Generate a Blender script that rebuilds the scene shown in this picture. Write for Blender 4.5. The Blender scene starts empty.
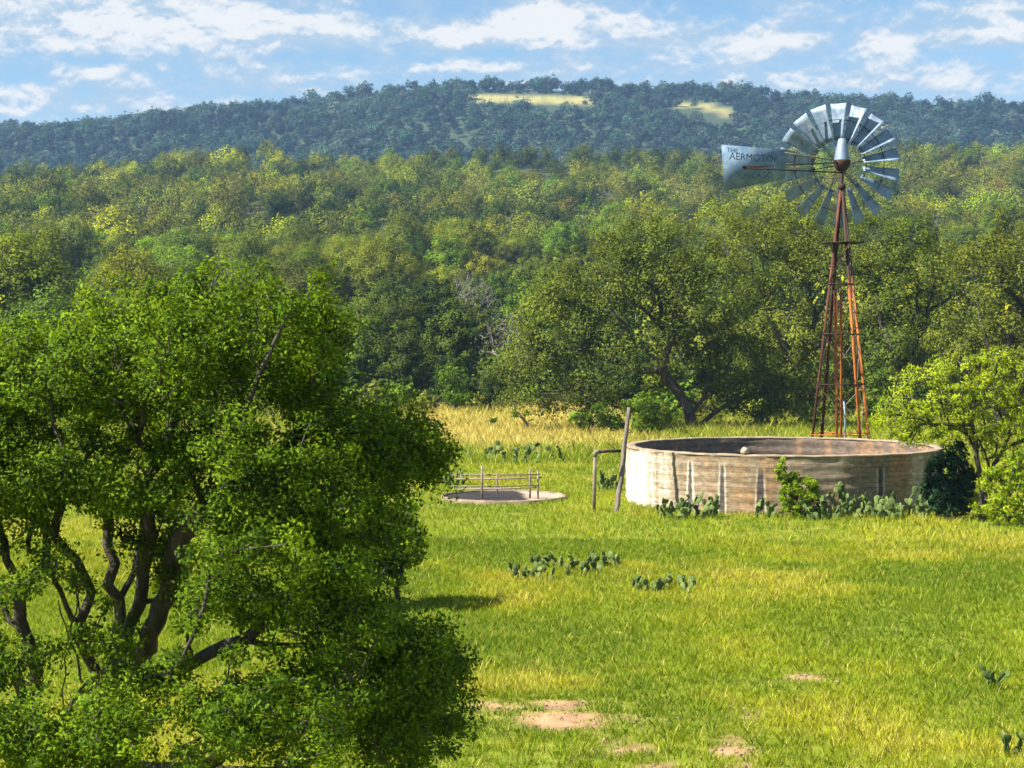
import bpy, bmesh, math, random
import numpy as np
from mathutils import Vector, Matrix

rng = np.random.default_rng(11)
random.seed(5)
S = bpy.context.scene
COL = S.collection
F = 1800.0
CAMZ = 4.6
TH = math.radians(1.528)
RAD = math.radians

# ------------------------------------------------------------------ projection helpers
def W(px, py, Y):
    u = (px - 512.0) / F; v = (384.0 - py) / F
    ry = math.cos(TH) + v * math.sin(TH)
    rz = -math.sin(TH) + v * math.cos(TH)
    k = Y / ry
    return np.array([u * k, Y, CAMZ + rz * k])

def proj(x, y, z):
    dz = z - CAMZ
    d = y * math.cos(TH) - dz * math.sin(TH)
    v = y * math.sin(TH) + dz * math.cos(TH)
    return 512 + F * x / d, 384 - F * v / d

# ------------------------------------------------------------------ value noise
def _hash(ix, iy, seed):
    h = (ix.astype(np.int64) * 374761393 + iy.astype(np.int64) * 668265263 + seed * 1442695041) & 0x7fffffff
    h = ((h ^ (h >> 13)) * 1274126177) & 0x7fffffff
    h = (h ^ (h >> 16)) & 0xffff
    return h / 65535.0

def vnoise(x, y, s, seed=0):
    x = np.asarray(x, float) / s; y = np.asarray(y, float) / s
    ix = np.floor(x); iy = np.floor(y); fx = x - ix; fy = y - iy
    fx = fx * fx * (3 - 2 * fx); fy = fy * fy * (3 - 2 * fy)
    a = _hash(ix, iy, seed); b = _hash(ix + 1, iy, seed); c = _hash(ix, iy + 1, seed); d = _hash(ix + 1, iy + 1, seed)
    return (a * (1 - fx) + b * fx) * (1 - fy) + (c * (1 - fx) + d * fx) * fy

def fbm(x, y, s, seed=0, o=4):
    t = 0.0; a = 0.5; n = 0.0
    for i in range(o):
        t = t + a * vnoise(x, y, s / 2 ** i, seed + i * 17); n += a; a *= 0.55
    return t / n

def sstep(a, b, x):
    t = np.clip((np.asarray(x, float) - a) / (b - a), 0, 1)
    return t * t * (3 - 2 * t)

# ------------------------------------------------------------------ terrain
CREST_X = np.array([-800, -300, 0, 100, 200, 300, 400, 470, 560, 640, 720, 800, 900, 1024, 1300, 1900], float)
CREST_Y = np.array([175, 150, 129, 124, 111, 102, 90, 83, 85, 87, 88, 96, 101, 106, 122, 150], float)
def terrain(x, y):
    x = np.asarray(x, float); y = np.asarray(y, float)
    near = (fbm(x, y, 9, 3, 3) - .5) * .22 * sstep(30, 24, np.abs(y - 35))
    t = np.clip((y - 112) / 448.0, 0, 1)
    mid = (54 + .024 * x) * t ** 1.3 + (fbm(x, y, 90, 7, 3) - .5) * 9 * np.clip(t * 3, 0, 1)
    drop = sstep(565, 665, y)
    up = np.clip((y - 660) / 490.0, 0, 1)
    px = 512 + F * x / np.maximum(y, 300)
    crest = CAMZ + (336 - np.interp(px, CREST_X, CREST_Y)) / F * 1150 - 3.6
    hill = 30 + (crest - 30) * (up * .9 + .1 * up * up) + (fbm(x, y, 170, 21, 3) - .5) * 16 * np.sin(np.pi * up)
    hill = hill - np.clip(y - 1150, 0, 900) * .13
    return near + mid * (1 - drop) + hill * drop

# ------------------------------------------------------------------ mesh building
def np_mesh(name, V, Fc, mats=(), fattr=None, cattr=None, smooth=False, vattr=None, cn=None):
    V = np.ascontiguousarray(V, np.float32)
    me = bpy.data.meshes.new(name)
    me.vertices.add(len(V)); me.vertices.foreach_set('co', V.ravel())
    if isinstance(Fc, np.ndarray):
        Fc = np.ascontiguousarray(Fc, np.int32); m, k = Fc.shape
        li = Fc.ravel(); ls = np.arange(0, m * k, k, dtype=np.int32)
    else:
        ln = np.array([len(f) for f in Fc], np.int32); m = len(Fc)
        li = np.array([i for f in Fc for i in f], np.int32); ls = np.concatenate([[0], np.cumsum(ln)[:-1]]).astype(np.int32)
    me.loops.add(len(li)); me.loops.foreach_set('vertex_index', li)
    me.polygons.add(m); me.polygons.foreach_set('loop_start', ls)
    if smooth: me.polygons.foreach_set('use_smooth', np.ones(m, bool))
    for nm, a in (fattr or {}).items():
        at = me.attributes.new(nm, 'FLOAT', 'FACE'); at.data.foreach_set('value', np.ascontiguousarray(a, np.float32))
    for nm, a in (vattr or {}).items():
        at = me.attributes.new(nm, 'FLOAT', 'POINT'); at.data.foreach_set('value', np.ascontiguousarray(a, np.float32))
    for nm, (dom, a) in (cattr or {}).items():
        a = np.concatenate([a, np.ones((len(a), 1))], 1)
        at = me.attributes.new(nm, 'FLOAT_COLOR', dom); at.data.foreach_set('color', np.ascontiguousarray(a, np.float32).ravel())
    me.update(calc_edges=True); me.validate()
    if cn is not None:
        me.polygons.foreach_set('use_smooth', np.ones(m, bool)); me.normals_split_custom_set_from_vertices(np.ascontiguousarray(cn, np.float32))
    for mt in mats: me.materials.append(mt)
    return me

def link(name, me, parent=None, loc=None):
    o = bpy.data.objects.new(name, me); COL.objects.link(o)
    if parent is not None: o.parent = parent
    if loc is not None: o.location = tuple(float(c) for c in loc)
    return o

def tag(o, label=None, cat=None, group=None, kind=None):
    if label: o['label'] = label
    if cat: o['category'] = cat
    if group: o['group'] = group
    if kind: o['kind'] = kind
    return o

def empty(name, loc, label, cat, group=None, rz=0):
    o = bpy.data.objects.new(name, None); COL.objects.link(o)
    o.location = tuple(float(c) for c in loc); o.rotation_euler = (0, 0, rz); o.empty_display_size = .3
    return tag(o, label, cat, group)

class MB:
    """collects pieces of one part"""
    def __init__(s): s.V = []; s.F = []; s.n = 0
    def add(s, V, Fc):
        V = np.asarray(V, float); s.V.append(V); s.F += [tuple(int(i) + s.n for i in f) for f in Fc]; s.n += len(V); return s
    def box(s, c, d, rot=None):
        c = np.asarray(c, float); d = np.asarray(d, float) / 2
        V = np.array([[x, y, z] for z in (-1, 1) for x, y in ((-1, -1), (1, -1), (1, 1), (-1, 1))]) * d
        if rot is not None: V = V @ np.array(rot).T
        return s.add(V + c, [(3, 2, 1, 0), (4, 5, 6, 7), (0, 1, 5, 4), (1, 2, 6, 5), (2, 3, 7, 6), (3, 0, 4, 7)])
    def tube(s, P, R, sides=8, cap=True, jit=0.0):
        V, Fc = tube(np.asarray(P, float), np.broadcast_to(np.asarray(R, float), (len(P),)), sides, cap, jit); return s.add(V, Fc)
    def lathe(s, prof, sides=24, c=(0, 0, 0), axis='z', closed=False):
        V = []; Fc = []; n = len(prof)
        for i in range(sides):
            a = 2 * math.pi * i / sides
            for r, z in prof: V.append((r * math.cos(a), r * math.sin(a), z))
        for i in range(sides):
            j = (i + 1) % sides
            for k in range(n if closed else n - 1):
                k2 = (k + 1) % n
                Fc.append((i * n + k, j * n + k, j * n + k2, i * n + k2))
        V = np.array(V)
        if axis == 'y': V = np.stack([V[:, 0], V[:, 2], -V[:, 1]], 1)
        return s.add(V + np.asarray(c), Fc)
    def beam(s, a, b, w, h=None):
        a = np.asarray(a, float); b = np.asarray(b, float); d = b - a; L = np.linalg.norm(d); d /= L
        up = np.array([0, 0, 1.]) if abs(d[2]) < .95 else np.array([0, 1., 0])
        x = np.cross(up, d); x /= np.linalg.norm(x); y = np.cross(d, x)
        return s.box((a + b) / 2, (w, h or w, L), np.stack([x, y, d], 1))
    def angle(s, a, b, w, t, e1, e2):
        """L profile bar from a to b, flanges along e1 and e2"""
        a = np.asarray(a, float); b = np.asarray(b, float); e1 = np.asarray(e1, float); e2 = np.asarray(e2, float)
        q = [(0, 0), (w, 0), (w, t), (t, t), (t, w), (0, w)]
        V = [p + e1 * u + e2 * v for p in (a, b) for u, v in q]
        return s.add(V, [tuple(range(5, -1, -1)), tuple(range(6, 12))] + [(i, (i + 1) % 6, (i + 1) % 6 + 6, i + 6) for i in range(6)])
    def mesh(s, name, mat, smooth=False):
        me = np_mesh(name, np.concatenate(s.V), s.F, [mat])
        bm = bmesh.new(); bm.from_mesh(me); bmesh.ops.recalc_face_normals(bm, faces=bm.faces); bm.to_mesh(me); bm.free()
        if smooth: me.polygons.foreach_set('use_smooth', np.ones(len(me.polygons), bool))
        return me
    def build(s, name, mat, parent=None, loc=None, smooth=False):
        return link(name, s.mesh(name, mat, smooth), parent, loc)

def tube(P, R, sides=8, cap=True, jit=0.0):
    n = len(P)
    T = np.gradient(P, axis=0); T /= np.maximum(np.linalg.norm(T, axis=1, keepdims=True), 1e-9)
    u = np.cross(T[0], (0.31, 0.87, 0.38)); u /= np.linalg.norm(u)
    ang = np.arange(sides) * 2 * np.pi / sides
    V = np.empty((n * sides, 3))
    for i in range(n):
        u = u - T[i] * np.dot(u, T[i]); u /= np.linalg.norm(u); w = np.cross(T[i], u)
        rr = R[i] * (1 + (jit * np.sin(ang * 3 + i * .7) if jit else 0))
        V[i * sides:(i + 1) * sides] = P[i] + np.outer(np.cos(ang) * rr, u) + np.outer(np.sin(ang) * rr, w)
    Fc = []
    for i in range(n - 1):
        for k in range(sides):
            k2 = (k + 1) % sides
            Fc.append((i * sides + k, i * sides + k2, (i + 1) * sides + k2, (i + 1) * sides + k))
    if cap:
        Fc.append(tuple(range(sides - 1, -1, -1))); Fc.append(tuple(range((n - 1) * sides, n * sides)))
    return V, Fc

# ------------------------------------------------------------------ materials
def mat_new(name):
    m = bpy.data.materials.new(name); m.use_nodes = True
    nt = m.node_tree; nt.nodes.clear()
    out = nt.nodes.new('ShaderNodeOutputMaterial')
    return m, nt, out
def N(nt, t, **kw):
    n = nt.nodes.new(t)
    for k, v in kw.items():
        if k.startswith('i_'): n.inputs[int(k[2:]) if k[2:].isdigit() else k[2:].replace('_', ' ')].default_value = v
        else: setattr(n, k, v)
    return n
def L(nt, a, b): nt.links.new(a, b)
def ramp(nt, stops, interp='LINEAR'):
    r = nt.nodes.new('ShaderNodeValToRGB'); r.color_ramp.interpolation = interp
    e = r.color_ramp.elements
    while len(e) < len(stops): e.new(.5)
    for el, (p, c) in zip(e, stops): el.position = p; el.color = (*c, 1) if len(c) == 3 else c
    return r
def mixc(nt, mode='MULTIPLY', fac=1.0):
    n = nt.nodes.new('ShaderNodeMix'); n.data_type = 'RGBA'; n.blend_type = mode; n.inputs[0].default_value = fac
    return n   # A=6 B=7 out=2

def foliage_mat(name, dark, mid, bright, trans=.3, rough=.5, tint=True):
    m, nt, out = mat_new(name)
    at = N(nt, 'ShaderNodeAttribute', attribute_name='lv')
    r = ramp(nt, [(0, dark), (.5, mid), (1, bright)]); L(nt, at.outputs['Fac'], r.inputs[0])
    c = r.outputs[0]
    if tint:
        oi = N(nt, 'ShaderNodeObjectInfo'); mx = mixc(nt); L(nt, c, mx.inputs[6]); L(nt, oi.outputs['Color'], mx.inputs[7]); c = mx.outputs[2]
    p = N(nt, 'ShaderNodeBsdfPrincipled'); p.inputs['Roughness'].default_value = rough + .2; p.inputs['Specular IOR Level'].default_value = .10
    L(nt, c, p.inputs['Base Color'])
    t = N(nt, 'ShaderNodeBsdfTranslucent')
    tm = mixc(nt); tm.inputs[7].default_value = (1.25, 1.1, .45, 1); L(nt, c, tm.inputs[6]); L(nt, tm.outputs[2], t.inputs[0])
    ms = N(nt, 'ShaderNodeMixShader'); ms.inputs[0].default_value = trans
    L(nt, p.outputs[0], ms.inputs[1]); L(nt, t.outputs[0], ms.inputs[2]); L(nt, ms.outputs[0], out.inputs[0])
    return m

def noisy_mat(name, stops, scale=4, detail=8, stretch=(1, 1, 1), rough=.85, bump=.3, metallic=0, spec=.3, coord='Object', dist=.02, scale2=None):
    m, nt, out = mat_new(name)
    tc = N(nt, 'ShaderNodeTexCoord'); mp = N(nt, 'ShaderNodeMapping'); mp.inputs['Scale'].default_value = stretch
    L(nt, tc.outputs[coord], mp.inputs[0])
    n = N(nt, 'ShaderNodeTexNoise'); n.inputs['Scale'].default_value = scale; n.inputs['Detail'].default_value = detail; n.inputs['Roughness'].default_value = .65
    L(nt, mp.outputs[0], n.inputs[0])
    r = ramp(nt, stops); L(nt, n.outputs['Fac'], r.inputs[0])
    p = N(nt, 'ShaderNodeBsdfPrincipled'); p.inputs['Roughness'].default_value = rough; p.inputs['Metallic'].default_value = metallic
    p.inputs['Specular IOR Level'].default_value = spec
    L(nt, r.outputs[0], p.inputs['Base Color'])
    if bump:
        b = N(nt, 'ShaderNodeBump'); b.inputs['Strength'].default_value = bump; b.inputs['Distance'].default_value = dist
        n2 = N(nt, 'ShaderNodeTexNoise'); n2.inputs['Scale'].default_value = scale2 or scale * 3; n2.inputs['Detail'].default_value = 6
        L(nt, mp.outputs[0], n2.inputs[0]); L(nt, n2.outputs['Fac'], b.inputs['Height']); L(nt, b.outputs[0], p.inputs['Normal'])
    L(nt, p.outputs[0], out.inputs[0])
    return m

def attr_color_mat(name, attr, rough=.9, noise_scale=None, noise_amt=.35, bump=0, trans=0.0, spec=.2, stretch=(1, 1, 1)):
    m, nt, out = mat_new(name)
    at = N(nt, 'ShaderNodeAttribute', attribute_name=attr); c = at.outputs['Color']
    p = N(nt, 'ShaderNodeBsdfPrincipled'); p.inputs['Roughness'].default_value = rough; p.inputs['Specular IOR Level'].default_value = spec
    if noise_scale:
        tc = N(nt, 'ShaderNodeTexCoord'); mp = N(nt, 'ShaderNodeMapping'); mp.inputs['Scale'].default_value = stretch
        L(nt, tc.outputs['Object'], mp.inputs[0])
        n = N(nt, 'ShaderNodeTexNoise'); n.inputs['Scale'].default_value = noise_scale; n.inputs['Detail'].default_value = 9; n.inputs['Roughness'].default_value = .7
        L(nt, mp.outputs[0], n.inputs[0])
        r = ramp(nt, [(.25, (1 - noise_amt,) * 3), (.75, (1 + noise_amt,) * 3)]); L(nt, n.outputs['Fac'], r.inputs[0])
        mx = mixc(nt); L(nt, c, mx.inputs[6]); L(nt, r.outputs[0], mx.inputs[7]); c = mx.outputs[2]
        if bump:
            b = N(nt, 'ShaderNodeBump'); b.inputs['Strength'].default_value = bump; b.inputs['Distance'].default_value = .03
            L(nt, n.outputs['Fac'], b.inputs['Height']); L(nt, b.outputs[0], p.inputs['Normal'])
    L(nt, c, p.inputs['Base Color'])
    if trans:
        t = N(nt, 'ShaderNodeBsdfTranslucent'); L(nt, c, t.inputs[0])
        ms = N(nt, 'ShaderNodeMixShader'); ms.inputs[0].default_value = trans
        L(nt, p.outputs[0], ms.inputs[1]); L(nt, t.outputs[0], ms.inputs[2]); L(nt, ms.outputs[0], out.inputs[0])
    else: L(nt, p.outputs[0], out.inputs[0])
    return m

M = {}
M['oak_leaf'] = foliage_mat('oak_leaf', (.022, .050, .003), (.084, .158, .004), (.180, .275, .007))
M['olive_leaf'] = foliage_mat('olive_leaf', (.050, .068, .010), (.110, .145, .016), (.190, .230, .026))
M['juniper_leaf'] = foliage_mat('juniper_leaf', (.026, .048, .005), (.062, .102, .008), (.110, .158, .012), trans=.15)
M['elm_leaf'] = foliage_mat('elm_leaf', (.050, .100, .008), (.110, .200, .012), (.190, .290, .020))
M['mesquite_leaf'] = foliage_mat('mesquite_leaf', (.150, .230, .010), (.300, .400, .016), (.430, .510, .028), trans=.4)
M['shrub_leaf'] = foliage_mat('shrub_leaf', (.013, .036, .016), (.026, .064, .026), (.045, .095, .036), trans=.15)
M['hill_leaf'] = foliage_mat('hill_leaf', (.012, .028, .018), (.028, .056, .030), (.060, .095, .042), trans=.12)
M['wood_leaf'] = attr_color_mat('wood_leaf', 'col', rough=.8, trans=.22, spec=.06)
M['bark'] = noisy_mat('bark', [(.3, (.022, .018, .014)), (.5, (.055, .046, .037)), (.72, (.125, .11, .095))], scale=9, stretch=(1, 1, .3), bump=.9, dist=.03)
M['pale_bark'] = noisy_mat('pale_bark', [(.3, (.12, .105, .095)), (.7, (.26, .235, .22))], scale=9, stretch=(1, 1, .3), bump=.6)
M['rust'] = noisy_mat('rust', [(.25, (.12, .030, .010)), (.5, (.34, .095, .020)), (.75, (.55, .20, .045))], scale=5, stretch=(1, 1, .35), rough=.8, bump=.3, dist=.004)
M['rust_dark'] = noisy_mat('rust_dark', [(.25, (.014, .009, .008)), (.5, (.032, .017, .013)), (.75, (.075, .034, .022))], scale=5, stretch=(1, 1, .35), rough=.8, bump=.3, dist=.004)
M['galv'] = noisy_mat('galv', [(.3, (.10, .165, .25)), (.5, (.17, .245, .35)), (.72, (.30, .36, .44))], scale=5, rough=.55, bump=.15, metallic=.15, spec=.5, dist=.004)
M['galv_old'] = noisy_mat('galv_old', [(.3, (.085, .145, .230)), (.5, (.135, .210, .310)), (.70, (.22, .29, .38))], scale=3.2, rough=.8, bump=.15, metallic=.0, spec=.15, dist=.004)
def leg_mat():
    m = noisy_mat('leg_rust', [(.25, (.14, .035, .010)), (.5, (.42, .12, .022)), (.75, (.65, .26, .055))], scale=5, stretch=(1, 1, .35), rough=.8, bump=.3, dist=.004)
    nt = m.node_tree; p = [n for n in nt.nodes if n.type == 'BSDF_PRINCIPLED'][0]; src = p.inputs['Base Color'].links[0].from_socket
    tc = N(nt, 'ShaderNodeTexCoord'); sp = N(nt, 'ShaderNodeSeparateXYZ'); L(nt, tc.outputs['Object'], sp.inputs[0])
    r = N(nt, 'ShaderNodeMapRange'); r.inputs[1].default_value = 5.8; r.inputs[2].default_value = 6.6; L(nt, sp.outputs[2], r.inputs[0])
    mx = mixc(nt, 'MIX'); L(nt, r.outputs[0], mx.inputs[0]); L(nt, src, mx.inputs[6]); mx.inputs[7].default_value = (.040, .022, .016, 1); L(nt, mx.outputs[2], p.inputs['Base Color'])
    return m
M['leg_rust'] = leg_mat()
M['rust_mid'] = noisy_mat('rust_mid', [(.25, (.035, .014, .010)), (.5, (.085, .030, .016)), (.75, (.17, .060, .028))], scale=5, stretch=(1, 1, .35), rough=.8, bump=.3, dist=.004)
M['pipe'] = noisy_mat('pipe', [(.3, (.12, .085, .07)), (.6, (.24, .185, .15)), (.8, (.33, .29, .26))], scale=7, rough=.7, bump=.2, dist=.003)
M['letter'] = noisy_mat('letter', [(.42, (.035, .052, .090)), (.52, (.070, .112, .175)), (.62, (.110, .175, .265))], scale=7, rough=.8, bump=0)
M['post_wood'] = noisy_mat('post_wood', [(.3, (.09, .07, .055)), (.55, (.19, .16, .135)), (.75, (.30, .27, .24))], scale=7, stretch=(2, 2, .15), rough=.9, bump=.6)
M['stone'] = noisy_mat('stone', [(.3, (.24, .20, .15)), (.7, (.40, .34, .27))], scale=14, rough=.9, bump=.4)
M['ground'] = attr_color_mat('ground', 'gcol', rough=.95, noise_scale=2.2, noise_amt=.45, bump=.5, spec=.1)
M['grass'] = attr_color_mat('grass', 'col', rough=.6, trans=.30, spec=.2)
M['tank_conc'] = attr_color_mat('tank_conc', 'col', rough=.9, noise_scale=5.0, noise_amt=.62, bump=.4, spec=.2, stretch=(1, 1, 2.2))
M['pad_conc'] = attr_color_mat('pad_conc', 'col', rough=.85, noise_scale=4, noise_amt=.3, bump=.2, spec=.3)
M['cactus'] = noisy_mat('cactus', [(.3, (.040, .075, .020)), (.5, (.090, .135, .036)), (.70, (.20, .235, .075))], scale=6, rough=.75, bump=.2, spec=.12, dist=.01)
M['house_wall'] = noisy_mat('house_wall', [(.3, (.50, .49, .46)), (.7, (.62, .60, .56))], scale=1, bump=0)
M['house_roof'] = noisy_mat('house_roof', [(.3, (.52, .55, .58)), (.7, (.66, .68, .70))], scale=1, bump=0, rough=.5)
M['house_glass'] = noisy_mat('house_glass', [(.3, (.03, .035, .04)), (.7, (.05, .055, .06))], scale=1, bump=0, rough=.15)
m, nt, out = mat_new('water'); p = N(nt, 'ShaderNodeBsdfPrincipled'); p.inputs['Base Color'].default_value = (.02, .028, .02, 1); p.inputs['Roughness'].default_value = .06
nz = N(nt, 'ShaderNodeTexNoise'); nz.inputs['Scale'].default_value = 6; bp = N(nt, 'ShaderNodeBump'); bp.inputs['Strength'].default_value = .08
L(nt, nz.outputs['Fac'], bp.inputs['Height']); L(nt, bp.outputs[0], p.inputs['Normal']); L(nt, p.outputs[0], out.inputs[0]); M['water'] = m

# ------------------------------------------------------------------ trees: skeleton, limbs, leaves
def unit(a): return a / np.maximum(np.linalg.norm(a, axis=-1, keepdims=True), 1e-9)

def skeleton(pos, par, pts, alpha=.35, turn=.6):
    """join every point to the growing limb structure by the cheapest way back to the root"""
    pos = [np.asarray(p, float) for p in pos]; par = list(par)
    plen = []
    for i, p in enumerate(par): plen.append(0 if p < 0 else plen[p] + np.linalg.norm(pos[i] - pos[p]))
    dirs = [np.array([0, 0, 1.]) if p < 0 else unit(pos[i] - pos[p]) for i, p in enumerate(par)]
    pts = np.asarray(pts, float); n = len(pts)
    best = np.full(n, 1e18); who = np.zeros(n, int)
    def relax(i):
        d = pts - pos[i]; dist = np.linalg.norm(d, axis=1) + 1e-6
        cosv = (d @ dirs[i]) / dist
        c = dist * (1 + turn * (1 - cosv)) + alpha * plen[i]
        k = c < best; best[k] = c[k]; who[k] = i
    for i in range(len(pos)): relax(i)
    left = np.ones(n, bool)
    for _ in range(n):
        j = int(np.argmin(np.where(left, best, 1e19))); left[j] = False
        p = who[j]; pos.append(pts[j]); par.append(int(p)); plen.append(plen[p] + np.linalg.norm(pts[j] - pos[p])); dirs.append(unit(pts[j] - pos[p]))
        relax(len(pos) - 1)
    return np.array(pos), par

def limbs(pos, par, tip, base, sides=7, sub=3, wob=.05, minr=0.0, seed=0):
    r_ = np.random.default_rng(seed)
    n = len(pos); kids = [[] for _ in range(n)]
    for i, p in enumerate(par):
        if p >= 0: kids[p].append(i)
    tips = np.zeros(n)
    for i in range(n - 1, -1, -1):
        tips[i] = max(tips[i], 1)
        if par[i] >= 0: tips[par[i]] += tips[i]
    root_t = max(tips[i] for i in range(n) if par[i] < 0)
    e = math.log(base / tip) / math.log(max(root_t, 2))
    rad = tip * tips ** e
    mb = MB()
    starts = [(i, None) for i in range(n) if par[i] < 0]
    while starts:
        i, fr = starts.pop()
        ch = [i]; 
        while kids[ch[-1]]:
            ks = sorted(kids[ch[-1]], key=lambda k: -rad[k])
            for k in ks[1:]: starts.append((k, ch[-1]))
            ch.append(ks[0])
        P = pos[ch]; R = rad[ch]
        if fr is not None: P = np.concatenate([[pos[fr]], P]); R = np.concatenate([[min(rad[fr] * .85, R[0] * 1.25)], R])
        if len(P) < 2 or R.max() < minr: continue
        Q = []; RQ = []
        for k in range(len(P) - 1):
            p0 = P[max(k - 1, 0)]; p1 = P[k]; p2 = P[k + 1]; p3 = P[min(k + 2, len(P) - 1)]
            sg = np.linalg.norm(p2 - p1)
            for q in range(sub):
                t = q / sub
                v = .5 * ((2 * p1) + (-p0 + p2) * t + (2 * p0 - 5 * p1 + 4 * p2 - p3) * t * t + (-p0 + 3 * p1 - 3 * p2 + p3) * t ** 3)
                if q: v = v + r_.normal(0, wob * sg, 3) * .6
                Q.append(v); RQ.append(R[k] * (1 - t) + R[k + 1] * t)
        Q.append(P[-1]); RQ.append(R[-1] * .6)
        sd = sides if R.max() > base * .2 else max(4, sides - 3)
        mb.tube(Q, RQ, sd, cap=True, jit=.10 if R.max() > base * .3 else 0)
    return mb

def lobes_points(lobes, n, r_, shell=2.0, minfrac=.25):
    w = np.array([l[6] if len(l) > 6 else 1 for l in lobes]) * np.array([l[3] * l[5] + l[3] * l[4] + l[4] * l[5] for l in lobes])
    k = r_.choice(len(lobes), n, p=w / w.sum())
    C = np.array([l[:3] for l in lobes])[k]; R = np.array([l[3:6] for l in lobes])[k]
    d = unit(r_.normal(size=(n, 3))); rr = minfrac + (1 - minfrac) * r_.random(n) ** (1 / shell)
    rr = rr * (.70 + .52 * vnoise(np.arctan2(d[:, 1], d[:, 0]) * 1.6 + 11 * k, d[:, 2] * 2.6 + 3 * k, 1, 77))
    return C + d * R * rr[:, None]

def leaves(C, rad, per, size, r_, flat=.7, aspect=.5, up=.35, droop=0.0, centre=None, out=.4, rnd=.62, var=.22, bend=.85):
    K = len(C); n = K * per
    c = np.repeat(C, per, 0)
    d = unit(r_.normal(size=(n, 3))) * (r_.random(n) ** .45)[:, None] * (np.repeat(np.broadcast_to(rad, (K,)), per))[:, None]
    d[:, 2] *= flat
    p = c + d
    nrm = r_.normal(size=(n, 3)) * rnd; nrm[:, 2] += up
    if centre is not None: nrm += unit(p - centre) * out * .6 + d / (np.repeat(np.broadcast_to(rad, (K,)), per))[:, None] * out * .8
    nrm = unit(nrm)
    soft = np.zeros((n, 3)); soft[:, 2] = up * .9
    if centre is not None: soft += unit(p - centre) * .55
    soft += d / (np.repeat(np.broadcast_to(rad, (K,)), per))[:, None] * .75 + r_.normal(size=(n, 3)) * .12
    soft = unit(soft); fl = np.sign((nrm * soft).sum(1, keepdims=True)); nrm = nrm * np.where(fl == 0, 1, fl)
    leaves.cn = np.repeat(unit(soft * bend + nrm * (1 - bend)), 4, 0)
    a = np.cross(nrm, r_.normal(size=(n, 3))); a = unit(a)
    a[:, 2] -= droop; a = unit(a)
    b = unit(np.cross(a, nrm))
    s = size * (.6 + .8 * r_.random(n)); l = a * s[:, None] * .5; w = b * (s * aspect)[:, None] * .5
    V = np.stack([p - l, p + w - l * .1, p + l, p - w - l * .1], 1).reshape(-1, 3)
    Fc = np.arange(n * 4).reshape(-1, 4)
    lv = np.clip(.5 + var * r_.normal(size=n) + np.repeat(.20 * r_.normal(size=K), per), 0, 1)
    return V, Fc, lv

exec_order = []
# ------------------------------------------------------------------ ground
xs = np.concatenate([-np.geomspace(26, 1500, 60)[::-1], np.arange(-25.6, -9, .32), np.arange(-9, 9, .16), np.arange(9, 25.7, .32), np.geomspace(26, 1500, 60)])
ys = np.concatenate([[-80, -40, -10, 2], np.arange(10, 17, .4), np.arange(17, 31, .16), np.arange(31, 66, .32), np.arange(66, 125, 1.2), np.geomspace(126, 2500, 200)])
GX, GY = np.meshgrid(xs, ys); GZ = terrain(GX, GY)
gpx, gpy = proj(GX, np.maximum(GY, 3), GZ)
SOIL = [(548, 722, 62, 13), (612, 748, 40, 9), (640, 719, 26, 6), (741, 748, 30, 12), (755, 770, 40, 8), (500, 706, 40, 8), (560, 705, 45, 6), (655, 768, 30, 6), (745, 715, 20, 7),
        (812, 676, 26, 6)]
def bare_mask(x, y, px, py):
    b = np.zeros_like(px)
    for (cx, cy, rx, ry) in SOIL:
        q = ((px - cx) / rx) ** 2 + ((py - cy) / ry) ** 2
        b = np.maximum(b, np.exp(-q * .9))
    b = b * (-.45 + 2.9 * fbm(x, y, .55, 31, 5))
    return sstep(.22, .90, b)
def hay_mask(px, py, y):
    a = (py > np.interp(px, [466, 480, 560, 616], [95, 94, 96, 101])) & (py < np.interp(px, [466, 500, 560, 616], [98, 105, 106, 104])) & (px > 468) & (px < 614)
    b = (py > np.interp(px, [670, 728], [100, 108])) & (py < np.interp(px, [670, 700, 728], [104, 110, 116])) & (px > 672) & (px < 727)
    c = (np.abs(px - 872) < 16) & (np.abs(py - 127) < 1.6)
    return (a | b | c) & (y > 700)
bare = bare_mask(GX, GY, gpx, gpy) * (GY < 60) * (GY > 8)
n1 = fbm(GX, GY, 6, 5, 4)[..., None]; n2 = fbm(GX, GY, 1.4, 9, 3)[..., None]
gcol = np.array([.100, .140, .012]) * (1 - n1) * 1.3 + np.array([.22, .20, .03]) * n1 * 1.1
straw = (sstep(69, 78, GY) * sstep(130, 112, GY) * (1 - .8 * sstep(625, 680, gpx)) * (1 - .8 * sstep(440, 380, gpx)))[..., None]
gcol = gcol * (1 - straw) + np.array([.30, .225, .085]) * straw * (.8 + .4 * n2)
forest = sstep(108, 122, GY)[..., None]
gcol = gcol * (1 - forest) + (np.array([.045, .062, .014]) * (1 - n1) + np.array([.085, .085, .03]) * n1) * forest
soil = np.array([.31, .190, .105]) * (.45 + 1.1 * fbm(GX, GY, .5, 95, 4)[..., None])
gcol = gcol * (1 - bare[..., None]) + soil * bare[..., None]
hay = hay_mask(gpx, gpy, GY)[..., None]
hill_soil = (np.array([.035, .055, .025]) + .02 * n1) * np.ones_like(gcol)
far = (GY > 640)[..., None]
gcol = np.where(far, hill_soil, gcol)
gcol = np.where(hay, np.array([.255, .235, .085]) * (.6 + .8 * n2), gcol)
nx, ny = len(xs), len(ys)
idx = np.arange(nx * ny).reshape(ny, nx)
Fg = np.stack([idx[:-1, :-1], idx[:-1, 1:], idx[1:, 1:], idx[1:, :-1]], -1).reshape(-1, 4)
me = np_mesh('ground', np.stack([GX, GY, GZ], -1).reshape(-1, 3), Fg, [M['ground']], cattr={'gcol': ('POINT', gcol.reshape(-1, 3))}, smooth=True)
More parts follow.
